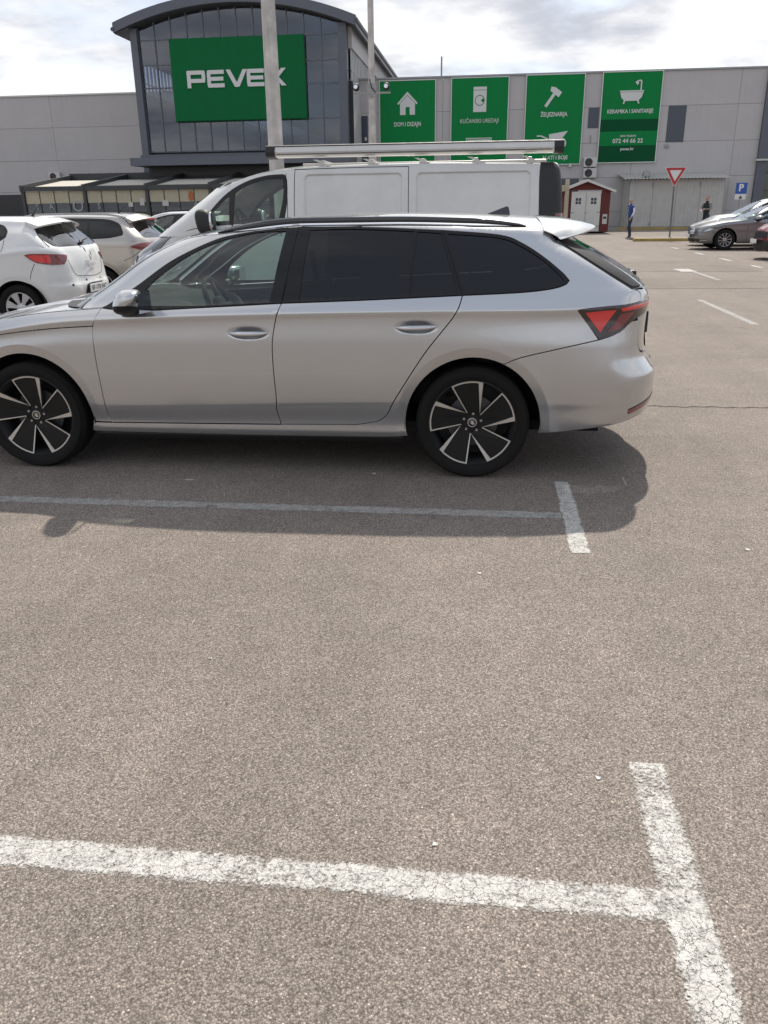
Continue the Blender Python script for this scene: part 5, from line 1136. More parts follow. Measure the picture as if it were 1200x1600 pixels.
P('sign_red', (.40, .02, .025), .45); P('sign_blue', (.015, .08, .34), .4); P('shade_beige', (.42, .385, .28), .85, var=.1, vscale=3); P('shade_roof', (.47, .44, .38), .8, var=.08, vscale=2); P('pergola_grey', (.045, .047, .05), .5)
P('olive_clad', (.17, .185, .135), .6, var=.08, vscale=.8); P('letter_grey', (.30, .31, .31), .6); P('paper', (.50, .49, .465), .7)
P('skin', (.42, .25, .18), .6); P('jacket_blue', (.015, .045, .19), .7); P('stripe_white', (.62, .64, .66), .7); P('jeans', (.022, .028, .05), .85); P('shoe', (.012, .012, .014), .6); P('hair_grey', (.20, .19, .18), .8); P('vest_dark', (.014, .015, .019), .8); P('sleeve_grey', (.19, .19, .18), .85); P('cap_dark', (.05, .035, .03), .8)
GLASS('curtain_glass', (.40, .46, .56), 1.55); GLASS('pergola_glass', (.35, .37, .36), 1.2)
def streaks(name, k):
    """rain streaks run down wall panels"""
    t = MATS[name].node_tree; b = t.nodes['Principled BSDF']; src = b.inputs['Base Color'].links[0].from_socket
    c = t.nodes.new('ShaderNodeTexCoord'); m = t.nodes.new('ShaderNodeMapping'); m.inputs['Scale'].default_value = (5.5, 5.5, .22); t.links.new(c.outputs['Object'], m.inputs[0])
    n = t.nodes.new('ShaderNodeTexNoise'); n.inputs['Scale'].default_value = 1; n.inputs['Detail'].default_value = 6; n.inputs['Roughness'].default_value = .65; t.links.new(m.outputs[0], n.inputs['Vector'])
    r = t.nodes.new('ShaderNodeMapRange'); r.inputs['From Min'].default_value = .35; r.inputs['From Max'].default_value = .7; r.inputs['To Min'].default_value = 1+k*.4; r.inputs['To Max'].default_value = 1-k; t.links.new(n.outputs[0], r.inputs[0])
    s = t.nodes.new('ShaderNodeVectorMath'); s.operation = 'SCALE'; t.links.new(src, s.inputs[0]); t.links.new(r.outputs[0], s.inputs['Scale']); t.links.new(s.outputs[0], b.inputs['Base Color'])
for _n, _k in (('panel_grey', .03), ('panel_grey_b', .035), ('pole_paint', .24), ('corrugated', .05), ('banner_green', .05), ('sign_green', .04), ('coping', .06)): streaks(_n, _k)
def sheet(name, x0, y0, x1, y1, z, mat, parent=None):
    cx, cy = (x0+x1)/2, (y0+y1)/2
    o = MB().add([(x0, y0, z), (x1, y0, z), (x1, y1, z), (x0, y1, z)], [(0, 1, 2, 3)]).build(name, mat, parent)
    uv = o.data.uv_layers.new(name='uv'); wide = abs(x1-x0) >= abs(y1-y0)
    for l in o.data.loops:
        p = o.data.vertices[l.vertex_index].co; a, b = (p.x-x0)/(x1-x0), (p.y-y0)/(y1-y0); uv.data[l.index].uv = (a, b) if wide else (b, a)
    return o
def litter():
    for i, (x, y, r, m) in enumerate(((-1.42, 3.02, .009, 'paper'), (.36, 1.92, .009, 'paper'), (-.08, 1.62, .009, 'paper'), (-.93, 2.44, .007, 'paper'), (1.25, 3.62, .012, 'paper'), (-.62, 4.62, .014, 'paper'), (.02, 3.25, .010, 'paper'))):
        a = [2*math.pi*k/7+.4*math.sin(3*k+i) for k in range(7)]; R_ = [r*(.6+.5*abs(math.sin(5*k+2*i))) for k in range(7)]
        v = [(q*math.cos(t), q*math.sin(t), .001+.0015*(k % 2)) for k, (q, t) in enumerate(zip(R_, a))]; v += [(p[0], p[1], p[2]+.0015) for p in v]
        o = MB().add(v, [tuple(range(7)), tuple(range(13, 6, -1))]+[(k, (k+1) % 7, (k+1) % 7+7, k+7) for k in range(7)]).build('paper_scrap', m, None, False, (x, y, 0))
        tag(o, ['tiny pale scrap on the asphalt below the estate mirror shadow', 'tiny pale scrap left of the near bay line head', 'tiny pale scrap just above the near white bay line', 'tiny pale scrap between mirror shadow and near bay line, at left', 'tiny pale scrap right of the estate car shadow', 'pale scrap in the shadow under the estate doors', 'tiny pale scrap just outside the estate shadow, mid frame'][i], 'litter', 'scraps on the asphalt')
def place():
    # ground as one sheet to the horizon
    g = setting(MB().add([(-900, -500, 0), (900, -500, 0), (900, 1500, 0), (-900, 1500, 0)], [(0, 1, 2, 3)]).build('ground', 'asphalt'))
    setting(sheet('asphalt_patch', .9, 20.4, 6.45, 24.1, .004, 'asphalt_patch'))
    setting(sheet('asphalt_patch', -1.4, 16.2, 5.6, 18.6, .004, 'asphalt_patch'))
    Lz = .0016
    def line(name, x0, y0, x1, y1, m): return setting(sheet(name, x0, y0, x1, y1, Lz+(.0008 if y1-y0 > x1-x0 else 0)+(.0045 if y0 > 15 else 0), m))
    # bay lines on this side: bars along x, short heads along y
    line('bay_line', -4.3, 1.435, .552, 1.54, 'paint_fresh'); line('bay_line', .445, 1.10, .56, 2.0, 'paint_fresh')
    line('bay_line', -4.3, 3.945, .435, 4.05, 'paint_faint'); line('bay_line', .435, 3.51, .53, 4.55, 'paint_mid')
    for y in (6.5, 9.0, 11.5, 14.0, 16.5): line('bay_line', -4.3, y-.05, .44, y+.05, 'paint_mid'); line('bay_line', .44, y-.5, .54, y+.5, 'paint_faint')
    for y in (9.9, 12.45, 15.1, 17.6): line('bay_line', -9.3, y-.05, -4.4, y+.05, 'paint_mid')
    line('bay_line', 3.5, 11.3, 3.62, 14.3, 'paint_faint'); line('bay_line', 4.76, 18.0, 4.90, 20.25, 'paint_faint'); line('bay_line', 4.55, 20.3, 4.95, 21.2, 'paint_mid')
    for y, l in ((31.2, 1.0), (27.7, 1.1), (24.7, 1.1), (21.9, .8)): line('bay_line', 6.64, y-l/2, 6.78, y+l/2, 'paint_mid'); line('bay_line', 6.9, y-.05, 11.6, y+.05, 'paint_ghost')
    # an open crack in the asphalt beside the car
    pts = [(.9+.04*i, 6.515+.012*math.sin(i*1.7)+.010*math.sin(i*.61+1)+RNG.normal(0, .004)) for i in range(60)]
    v = []; 
    for i, (x, y) in enumerate(pts): w = .004+.004*abs(math.sin(i*.9)); v += [(x, y-w, .0025), (x, y+w, .0025)]
    setting(MB().add(v, [(2*i, 2*i+2, 2*i+3, 2*i+1) for i in range(len(pts)-1)]).build('asphalt_crack', 'dark_void'))
    # raised strip with yellow kerb stones, and the pavement along the store
    isl = setting(MB().box((6.4, 37.32, -.02), (22, 39.2, .115)).build('pavement', 'pavement'))
    for i in range(14):
        x = 6.25+1.12*i; MB().box((x, 37.02, -.02), (x+1.11, 37.31, .125), .02).build('kerb_stone', 'yellow_kerb', isl)
    pv = setting(MB().box((-50, 53.9, -.02), (30, 57.45, .13)).build('pavement', 'pavement'))
    for i in range(21):
        x = 2.0+1.0*i; MB().box((x, 53.62, -.02), (x+.99, 53.89, .14), .02).build('kerb_stone', 'yellow_kerb' if i > 5 else 'kerb_grey', pv)
    # ------------------------------------------------ store
    st = thing('store_building', 'long grey panelled store with an arched glass entrance hall', 'building', (0, 57.5, 0))
    L = lambda mb: mb
    def part(mb, name, mat, parent=st, smooth=False):
        mb.v = [(x, y-57.5, z) for x, y, z in mb.v]; return mb.build(name, mat, parent, smooth)
    part(MB().box((-8.2, 57.66, 0), (16.7, 110, 8.95)), 'hall_block', 'panel_joint'); part(MB().box((-60, 61.16, 0), (-22.3, 110, 8.95)), 'hall_block', 'panel_joint')
    rows_ = [(.0, 1.02), (1.035, 3.06), (3.075, 5.11), (5.125, 7.14), (7.155, 9.06)]
    cols_ = [(-9.32, -2.91), (-2.895, 3.1), (3.115, 9.1), (9.115, 15.2), (15.215, 16.72)]
    for k, (z0, z1) in enumerate(rows_):
        for j, (x0, x1) in enumerate(cols_): part(MB().box((x0, 57.5+.004*((k*3+j*5) % 3), z0), (x1, 57.65, z1)), 'wall_panel', 'panel_grey' if (k+j) % 2 else 'panel_grey_b')
    lrows = [(.0, 2.82), (2.835, 4.92), (4.935, 7.08), (7.095, 9.12)]
    for k, (z0, z1) in enumerate(lrows):
        for j, (x0, x1) in enumerate([(-60, -43.2), (-43.185, -31.05), (-31.035, -21.9)]): part(MB().box((x0, 61.0+.004*((k+j) % 3), z0), (x1, 61.15, z1)), 'wall_panel', 'panel_grey_b' if (k+j) % 2 else 'panel_grey')
    part(MB().box((-9.36, 57.42, 9.065), (16.75, 57.75, 9.16)), 'coping', 'coping'); part(MB().box((-60, 60.92, 9.125), (-21.9, 61.25, 9.22)), 'coping', 'frame_white')
    def slab(x0, x1, z0, z1, name, mat, y=57.5, d=.05, parent=st): return part(MB().box((x0, y-d, z0), (x1, y-.002, z1)), name, mat, parent)
    slab(6.22, 6.87, 5.98, 7.15, 'window', 'window_dark', d=.02)
    w = slab(11.07, 12.15, 5.07, 7.13, 'window', 'window_dark', d=.02); slab(-8.86, -7.74, 4.0, 7.0, 'window', 'window_dark', d=.02)
    slab(-7.95, -7.82, 5.55, 5.75, 'vent', 'ac_white', d=.04); slab(4.6, 5.9, 1.0, 3.05, 'window', 'window_dark', d=.02)
    part(MB().tube([(-3.05, 58.2, 8.9), (-3.05, 58.2, 10.35)], .05, 8), 'vent_pipe', 'galv')
    part(MB().box((16.73, 57.30, 0), (17.30, 57.9, 9.0)), 'corner_column', 'slate_metal'); part(MB().box((16.6, 57.1, 3.9), (17.4, 57.29, 4.0)), 'column_bracket', 'ac_white')
    part(MB().box((11.05, 57.40, 4.75), (11.30, 57.49, 4.95), .02), 'wall_lamp', 'galv')
    part(MB().box((5.2, 57.3, 3.72), (5.36, 57.49, 3.95), .02), 'wall_lamp', 'ac_white'); part(MB().tube([(6.45, 57.45, 5.1), (6.45, 57.45, 5.5), (6.45, 57.40, 5.56)], .025, 6), 'conduit', 'galv')
    # entrance hall: barrel roof, glazed front, clerestory side walls
    R_, cx, zc = 20.5, -15.2, 13.22-20.5
    arc = lambda x, d=0: zc+math.sqrt((R_-d)**2-(x-cx)**2)
    xs = np.linspace(-22.4, -7.75, 31)
    part(MB().prism([(x, arc(x)) for x in xs]+[(x, arc(x, .50)) for x in xs[::-1]], 53.3, 118, 'y'), 'barrel_roof', 'roof_metal')
    part(MB().prism([(x, arc(x)+.03) for x in xs]+[(x, arc(x, .47)) for x in xs[::-1]], 53.12, 53.3, 'y'), 'roof_fascia', 'slate_metal')
    for x in (-22.42, -7.73): part(MB().tube([(x, 53.1, arc(-7.75)-.22), (x, 118, arc(-7.75)-.22)], .12, 8), 'gutter', 'roof_metal')
    gx0, gx1 = -21.2, -8.95; nc = 12; mx_ = [gx0+(gx1-gx0)*i/nc for i in range(nc+1)]; zr_ = [4.9, 6.6, 8.5, 9.75, 11.1]
    for i, x in enumerate(mx_):
        part(MB().box((x-.035, 53.93, 4.9), (x+.035, 54.07, arc(x, .52))), 'mullion', 'slate_metal')
    for z in zr_: part(MB().box((gx0, 53.945, z-.035), (gx1, 54.055, z+.035)), 'transom', 'slate_metal')
    for i in range(nc):
        a, b = mx_[i]+.04, mx_[i+1]-.04
        for k in range(5):
            z0 = zr_[k]+.04; 
            if k < 4:
                if -19.3 < a and b < -10.9 and z0 > 6.6: continue
                part(MB().box((a, 53.985+RNG.normal(0, .004), z0), (b, 54.0, zr_[k+1]-.04)), 'glass_pane', 'curtain_glass')
            else:
                part(MB().prism([(a, z0), (b, z0)]+[(x, max(z0+.05, arc(x, .53))) for x in (b, (a+b)/2, a)], 53.985, 54.0, 'y'), 'glass_pane', 'curtain_glass')
    for x0, x1 in ((-21.62, -21.2), (-8.95, -8.42)): part(MB().box((x0, 53.7, 0), (x1, 54.3, arc((x0+x1)/2, .52))), 'corner_column', 'slate_metal')
    for (x, s, zl, zh) in ((-21.6, 1, 8.32, 10.1), (-8.3, -1, 8.62, 10.35)):
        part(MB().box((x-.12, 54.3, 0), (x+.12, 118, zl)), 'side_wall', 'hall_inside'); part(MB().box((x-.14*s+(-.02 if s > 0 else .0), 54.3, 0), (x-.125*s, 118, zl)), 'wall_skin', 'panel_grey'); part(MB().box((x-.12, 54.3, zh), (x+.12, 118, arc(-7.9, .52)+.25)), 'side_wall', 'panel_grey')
        for y in np.arange(54.6, 118, .62): part(MB().box((x-.05, y, zl), (x+.05, y+.14, zh)), 'window_post', 'galv' if s > 0 else 'frame_white')
        part(MB().box((x-.045, 54.3, (zl+zh)/2-.28), (x+.045, 118, (zl+zh)/2-.22)), 'window_post', 'galv')
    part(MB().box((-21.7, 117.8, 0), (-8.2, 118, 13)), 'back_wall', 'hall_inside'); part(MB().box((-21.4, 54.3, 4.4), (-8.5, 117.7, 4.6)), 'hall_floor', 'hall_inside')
    part(MB().box((-21.4, 54.2, 0), (-8.5, 54.35, 4.85)), 'entrance_front', 'dark_front')
    cn = part(MB().box((-21.3, 50.9, 3.98), (-8.0, 54.0, 4.42)), 'canopy', 'slate_metal'); part(MB().box((-20.9, 51.6, 4.421), (-8.2, 54.0, 4.62)), 'canopy', 'slate_metal')
    part(MB().box((-21.0, 53.0, 3.45), (-8.3, 54.1, 3.979)), 'soffit_band', 'dark_front')
    # green sign with raised letters
    sg = thing('store_sign', 'big green sign with white PEVEX lettering on the glass hall', 'sign', (-15.08, 53.75, 8.84))
    MB().box((-4.13, -.10, -2.24), (4.13, .10, 2.24), .02).build('board', 'sign_green', sg)
    MB().box((-4.16, -.07, -2.275), (4.16, .07, -2.245)).build('board_edge', 'banner_deep', sg)
    H = .94; z0 = -.44; t_ = .215
    def letter(polys, x, w):
        m = MB()
        for pl in polys: m.prism([(x+a*w, z0+b*H) for a, b in pl], -.155, -.101, 'y')
        m.build('letter', 'sign_white', sg)
    tv = t_/H
    def rr(x0, y0, x1, y1, r=.0): return [(x0, y0), (x1, y0), (x1, y1), (x0, y1)]
    th = lambda w: t_/w
    w = 1.14; h_ = th(w)
    letter([[(0, 0), (h_, 0), (h_, .36), (h_, .36+tv), (h_, 1-tv), (0, 1)][:0] or [(0, 0), (h_*1.05, 0), (h_*1.05, 1-tv), (0, 1-tv)], [(0, 1-tv), (1-.04, 1-tv), (1-.04, 1-tv*.0), (0, 1)][:0] or [(0, 1-tv), (1, 1-tv), (.98, .97), (.93, 1), (.02, 1), (0, .98)], [(1-h_, .30+tv), (1, .30+tv), (1, 1-tv), (1-h_, 1-tv)], [(h_*1.05, .30), (.93, .30), (.98, .33), (1, .30+tv), (h_*1.05, .30+tv)]], -3.17, w)
    w = 1.06
    E_ = [[(0, tv), (th(w), tv), (th(w), 1-tv), (0, 1-tv)], [(0, 1-tv), (1, 1-tv), (1, 1), (.08, 1), (.02, .97)], [(0, tv), (.02, .03), (.08, 0), (1, 0), (1, tv)], [(th(w), .5-tv*.48), (.95, .5-tv*.48), (.95, .5+tv*.48), (th(w), .5+tv*.48)]]
    letter(E_, -1.91, w)
    w = 1.30; letter([[(0, 1), (.20, 1), (.5, .26), (.80, 1), (1, 1), (.62, .03), (.57, 0), (.43, 0), (.38, .03)]], -.72, w)
    w = 1.06; letter(E_, .56, w)
    w = 1.26; letter([[(0, 1), (.23, 1), (.5, .63), (.77, 1), (1, 1), (.63, .5), (1, 0), (.77, 0), (.5, .37), (.23, 0), (0, 0), (.37, .5)]], 1.72, w)
    # four banners
    def banner(x0, z0, z1, label, w=3.53):
        b = thing('banner', label, 'banner', (x0+w/2, 57.40, (z0+z1)/2), group='green banners on the store wall'); h = (z1-z0)/2; a = w/2
        MB().box((-a, -.02, -h), (a, .06, h)).build('panel', 'banner_green', b)
        for q in (((-a-.05, -.04, -h-.05), (-a, .07, h+.05)), ((a, -.04, -h-.05), (a+.05, .07, h+.05)), ((-a, -.04, h), (a, .07, h+.05)), ((-a, -.04, -h-.05), (a, .07, -h))): MB().box(*q).build('frame_bar', 'frame_white', b)
        return b, h, a
    LIFT = [0]
    def icon(b, polys, name='icon', mat='banner_white'):
        m = MB()
        for k, pl in enumerate(polys): LIFT[0] = (LIFT[0]+1) % 40; m.prism(pl, -.030-.0015*LIFT[0], -.0205, 'y')
        return m.build(name, mat, b)
    def words(b, txt, z, width, size, x=0., mat='banner_white', bold=.022): return obj('lettering', text_mesh(txt, size, .008, size*bold, width=width), mat, b, (x, -.026, z), (math.pi/2, 0, 0))
    circ = lambda x, z, r, n=24: [(x+r*math.cos(2*math.pi*k/n), z+r*math.sin(2*math.pi*k/n)) for k in range(n)]
    b, h, a = banner(-6.92, 3.95, 8.94, 'green banner with a white house icon, left of the washing machine banner')
    zt = h
    icon(b, [[(-.65, zt-1.28), (0, zt-.62), (.65, zt-1.28), (.58, zt-1.36), (0, zt-.80), (-.58, zt-1.36)], [(-.48, zt-1.30), (0, zt-.84), (.48, zt-1.30), (.48, zt-1.95), (.14, zt-1.95), (.14, zt-1.50), (-.12, zt-1.50), (-.12, zt-1.95), (-.48, zt-1.95)]])
    words(b, 'DOM I DIZAJN', zt-2.50, 1.72, .34)
    icon(b, [[(-.38, zt-4.35), (-.36, zt-3.75), (-.26, zt-3.52), (0, zt-3.80), (.16, zt-4.2), (.16, zt-4.4)], [(.24, zt-4.4), (.26, zt-4.1), (.44, zt-3.92), (.44, zt-4.4)]])
    b, h, a = banner(-2.34, 3.95, 8.98, 'green banner with a white washing machine icon'); zt = h
    icon(b, [rr(-.40, zt-1.93, .42, zt-.50)]); icon(b, [[(p[0], p[1]) for p in circ(0, zt-1.27, .31)]], 'icon_door', 'banner_green'); icon(b, [circ(0, zt-1.27, .265)], 'icon_glass', 'banner_white'); icon(b, [rr(-.38, zt-.70, .40, zt-.675)], 'icon_line', 'banner_green'); icon(b, [circ(.2, zt-1.27, .10)], 'icon_handle', 'banner_green')
    words(b, 'KUĆANSKI UREĐAJI', zt-2.45, 2.42, .34, bold=0.)
    icon(b, [rr(-.82, zt-4.3, .82, zt-3.42)]); icon(b, [rr(-.77, zt-4.3, .77, zt-3.47)], 'icon_line', 'banner_green'); icon(b, [rr(-.72, zt-4.3, .72, zt-3.52)], 'icon_glass', 'banner_white')
    b, h, a = banner(2.32, 3.93, 9.02, 'green banner with a white hammer icon above a wheelbarrow'); zt = h
    rot = lambda pl, an, c: [(c[0]+p[0]*math.cos(an)-p[1]*math.sin(an), c[1]+p[0]*math.sin(an)+p[1]*math.cos(an)) for p in pl]
    icon(b, [rot([(-.09, -.75), (.09, -.75), (.09, .30), (-.09, .30)], -.62, (-.12, zt-1.16)), rot([(-.36, .26), (-.30, .12), (.34, .12), (.34, .46), (-.16, .46), (-.40, .34)], -.62, (-.12, zt-1.16))])
    words(b, 'ŽELJEZNARIJA', zt-2.22, 1.66, .34)
    icon(b, [[(-1.0, zt-3.40), (-.72, zt-3.40), (-.26, zt-3.60), (-.30, zt-3.68), (-.74, zt-3.48), (-1.0, zt-3.48)], [(-.24, zt-3.35), (.92, zt-3.18), (.44, zt-3.78), (-.22, zt-3.92)], circ(.55, zt-3.88, .31)]); icon(b, [circ(.55, zt-3.88, .10)], 'icon_hub', 'banner_deep')
    words(b, 'ALATI I BOJE', zt-4.72, 1.62, .32, x=.20)
    b, h, a = banner(6.98, 3.97, 9.05, 'green banner with a white bathtub icon and a phone number'); zt = h
    for z0_, z1_ in ((zt-3.30, zt-2.62), (zt-5.07, zt-4.12)): MB().box((-a+.002, -.023, z0_), (a-.002, -.018, z1_)).build('band', 'banner_deep', b)
    icon(b, [[(-.72, zt-1.02), (.72, zt-1.02), (.72, zt-1.09), (-.72, zt-1.09)], [(-.70, zt-1.11), (.70, zt-1.11), (.62, zt-1.40), (.42, zt-1.60), (-.42, zt-1.60), (-.62, zt-1.40)], [(-.46, zt-1.60), (-.36, zt-1.60), (-.42, zt-1.76), (-.50, zt-1.76)], [(.36, zt-1.60), (.46, zt-1.60), (.50, zt-1.76), (.42, zt-1.76)], [(.50, zt-1.02), (.57, zt-1.02), (.57, zt-.52), (.50, zt-.44), (.36, zt-.46), (.30, zt-.52), (.34, zt-.56), (.42, zt-.50), (.49, zt-.54)], [(.16, zt-.56), (.34, zt-.46), (.38, zt-.62), (.30, zt-.74)]])
    words(b, 'KERAMIKA I SANITARIJE', zt-2.18, 2.78, .31); words(b, 'INFO TELEFON', zt-3.58, .95, .15); words(b, '072 44 66 22', zt-3.86, 1.86, .34); words(b, 'pevex.hr', zt-4.32, .82, .24)
    # air conditioners
    def ac(x, y, z, label, w=.82, h=.56, grp='air conditioner units'):
        t = thing('air_conditioner', label, 'air conditioner', (x, y, z), group=grp)
        MB().box((-w/2, -.30, 0), (w/2, -.02, h), .02).build('case', 'ac_white', t); MB().lathe([(.20, -.312), (.21, -.318), (.235, -.318), (.235, -.30)], 28, 'y', (-.10, 0, h/2)).build('fan_ring', 'black_plastic', t)
        MB().lathe([(.0001, -.306), (.205, -.306)], 28, 'y', (-.10, 0, h/2)).build('fan_opening', 'dark_void', t)
        for k in range(6):
            q = .035*k+.02; MB().lathe([(q, -.314), (q+.006, -.314)], 24, 'y', (-.10, 0, h/2)).build('grille_ring', 'galv', t)
        for s in (-.25, .25): MB().box((s-.02, -.28, -.05), (s+.02, 0, -.001)).build('bracket', 'galv', t)
    ac(6.52, 57.5, 3.72, 'upper of two air conditioners stacked on the wall above the red shed'); ac(6.54, 57.5, 3.08, 'lower of two air conditioners stacked on the wall above the red shed'); ac(-31.3, 61.0, 3.58, 'air conditioner on the left wall above the terrace', .86)
    # lean-to store with corrugated walls
    lt = thing('lean_to', 'grey corrugated lean-to with wide doors against the store wall', 'lean-to', (8.75, 55.0, .13))
    for i in range(4):
        x0 = .0+1.40*i; m = MB(); n = 14; 
        v = []
        for k in range(n*2+1):
            xx = x0+.012+(1.376)*k/(2*n); d = .007*((k % 4) in (1, 2)); v += [(xx, -d, .02), (xx, -d, 2.72)]
        m.add(v, [(2*k, 2*k+2, 2*k+3, 2*k+1) for k in range(2*n)]); dr = m.build('door', 'corrugated', lt)
        if i in (0, 2): MB().box((x0+1.34, -.06, .1), (x0+1.37, -.03, .3)).build('hinge', 'galv', dr); MB().box((x0+1.34, -.06, 2.3), (x0+1.37, -.03, 2.55)).build('hinge', 'galv', dr)
    m = MB(); v = []
    for k in range(121):
        xx = -.45+6.3*k/120; d = .03*math.cos(k*math.pi/2.); v += [(xx, -.45, 2.76+d), (xx, 2.45, 3.12+d)]
    m.add(v, [(2*k, 2*k+2, 2*k+3, 2*k+1) for k in range(120)]); m.build('roof_sheet', 'corrugated', lt); MB().box((-.02, .06, 0), (-.001, 2.4, 2.75)).build('side_wall', 'corrugated', lt); MB().box((5.601, .06, 0), (5.62, 2.4, 2.75)).build('side_wall', 'corrugated', lt)
    MB().box((0, .02, 0), (5.6, .05, 2.74)).build('frame', 'galv', lt)
    MB().lathe([(.0001, .30), (.16, .26), (.24, .12), (.26, 0)], 16, 'z', (1.0, .5, 2.95)).build('roof_vent', 'galv', lt)
    # red shed
    sh = thing('garden_shed', 'small dark red wooden shed with white double doors', 'shed', (5.38, 48.0, 0))
    MB().box((-1.2, .02, .05), (1.2, 1.9, 2.05)).build('core', 'dark_void', sh)
    for k in range(17):
        z = .08+.125*k
        for (x0, x1) in ((-1.27, -.81), (.81, 1.27)): MB().add([(x0, -.012, z), (x1, -.012, z), (x1, .0, z+.123), (x0, .0, z+.123), (x0, .02, z), (x1, .02, z), (x1, .02, z+.123), (x0, .02, z+.123)], [(0, 1, 2, 3), (0, 4, 5, 1), (3, 2, 6, 7), (0, 3, 7, 4), (1, 5, 6, 2)]).build('plank', 'shed_red', sh)
        for x0, x1 in ((-1.285, -1.27), (1.27, 1.285)): MB().box((x0, .0, z), (x1, 1.95, z+.118)).build('plank', 'shed_red', sh)
    MB().prism([(-1.27, 2.21), (1.27, 2.21), (0, 2.66)], -.008, .02, 'y').build('gable', 'shed_red', sh)
    for s in (-1, 1):
        MB().prism([(s*1.52, 2.13), (0, 2.70), (0, 2.75), (s*1.52, 2.18)], -.22, 2.0, 'y').build('roof_slope', 'shed_roof', sh)
        MB().prism([(s*1.53, 2.06), (0, 2.63), (0, 2.76), (s*1.53, 2.19)], -.25, -.221, 'y').build('barge_board', 'shed_white', sh)
        d = MB().box((s*.008, -.05, .10), (s*.78, -.014, 2.14), .006).build('door', 'shed_white', sh)
        for i in (0, 1):
            for j in (0, 1): MB().box((s*(.26+.16*i), -.053, 1.50+.17*j), (s*(.26+.16*i+.135), -.0505, 1.50+.17*j+.145)).build('pane', 'window_dark', d)
        MB().box((s*.62, -.056, .35), (s*.78, -.051, .40)).build('hinge', 'galv', d); MB().box((s*.62, -.056, 1.05), (s*.78, -.051, 1.10)).build('hinge', 'galv', d)
    MB().box((-.03, -.075, 1.04), (.05, -.052, 1.09)).build('handle', 'galv', sh); MB().box((.94, -.03, .48), (1.18, -.013, .98)).build('notice', 'paper', sh); MB().box((.98, -.033, .74), (1.14, -.031, .86)).build('notice_print', 'ink', sh)
    # post with a white box beside the van
    pw = thing('wooden_post', 'pale wooden post with a white box fixed near its top', 'post', (4.16, 46.0, 0)); MB().box((-.10, -.10, 0), (.10, .10, 2.72), .01).build('post', 'wood', pw); MB().box((-.62, -.12, 2.14), (-.10, .1, 2.42), .02).build('arm', 'wood', pw); MB().box((-.72, -.16, 2.08), (-.38, -.121, 2.44), .01).build('box', 'paper', pw)
    # traffic signs
    ys = thing('yield_sign', 'red and white triangular yield sign on a thin grey post', 'road sign', (8.0, 38.5, .115))
    MB().tube([(0, .03, 0), (-.045, .03, 2.78)], .036, 10).build('post', 'post_grey', ys, True)
    def tri(r, dz=0): return [(-.045+r*math.cos(a), 2.545+dz+r*math.sin(a)) for a in (math.radians(-90), math.radians(30), math.radians(150))]
    def rtri(r, e):
        out = []
        for a in (-90, 30, 150):
            c = (-.045+(r-2*e)*math.cos(math.radians(a)), 2.545+(r-2*e)*math.sin(math.radians(a)))
            out += [(c[0]+e*math.cos(math.radians(a+d)), c[1]+e*math.sin(math.radians(a+d))) for d in (-60, -30, 0, 30, 60)]
        return out
    MB().prism(rtri(.52, .035), -.030, -.012, 'y').build('rim', 'frame_white', ys); MB().prism(rtri(.485, .03), -.034, -.0301, 'y').build('border', 'sign_red', ys); MB().prism(rtri(.29, .015), -.038, -.0341, 'y').build('field', 'sign_white', ys)
    ps = thing('parking_sign', 'blue parking sign with a white P over a small white plate', 'road sign', (13.94, 50.0, 0))
    MB().tube([(0, .03, 0), (0, .03, 2.5)], .032, 10).build('post', 'galv', ps, True); MB().box((-.30, -.02, 1.93), (.30, 0, 2.51), .006).build('panel', 'sign_blue', ps); MB().box((-.30, -.02, 1.64), (.28, 0, 1.92), .006).build('plate', 'sign_white', ps)
    obj('letter', text_mesh('P', .50, .008, .018), 'sign_white', ps, (-.02, -.026, 2.23), (math.pi/2, 0, 0)); MB().prism([(-.1, 1.68), (.1, 1.68), (.06, 1.76), (.0, 1.86), (-.05, 1.76)], -.026, -.0205, 'y').build('symbol', 'ink', ps)
    # lamp posts
    def pole(label, x, y, r0, r1, H_, lean=0):
        t = thing('lamp_post', label, 'lamp post', (x, y, 0), group='pale lamp posts in the car park')
        MB().tube([(0, 0, 0), (0, 0, .02)], .26, 4).build('base_plate', 'galv', t)
        zs = np.linspace(.02, H_, 12); MB().tube([(lean*z, 0, z) for z in zs], [r0+(r1-r0)*z/H_ for z in zs], 8).build('post', 'pole_paint', t)
        for s in (-1, 1):
            MB().tube([(lean*H_, 0, H_-.1), (lean*H_+s*.6, 0, H_+.15)], .035, 8).build('arm', 'pole_paint', t); v, f = superbox(.30, .13, .06, 3); MB().add(v, f).build('lamp_head', 'galv', t, True, (lean*H_+s*.85, 0, H_+.18))
        return t
    pole('thick pale lamp post with stained paint rising behind the van', -3.51, 14.5, .142, .082, 9.5)
    t = pole('thinner pale lamp post carrying two small cameras', -3.63, 28.0, .125, .075, 10.5)
    zc_ = 4.95
    MB().box((-.55, -.17, zc_-.17), (.60, -.11, zc_-.12)).build('camera_bar', 'galv', t); MB().box((-.13, -.16, zc_-.25), (.13, -.105, zc_+.12)).build('camera_bar', 'galv', t)
    for s in (-.46, .48): v, f = superbox(.10, .14, .11, 2.6, 8); c_ = MB().add(v, f).build('camera_head', 'black_plastic', t, True, (s, -.18, zc_+.02)); MB().lathe([(.0001, -.15), (.06, -.15), (.07, -.10)], 14, 'y').build('lens', 'chrome', c_)
    MB().tube([(-.05, -.13, zc_+.25), (.02, -.2, zc_), (.15, -.16, zc_-.14)], .015, 6).build('cable', 'black_plastic', t)
    # terrace pergola in front of the left wall
    pg = thing('terrace_pergola', 'dark framed terrace pergola with beige blinds left of the entrance', 'pergola', (-20.5, 47.0, 0))
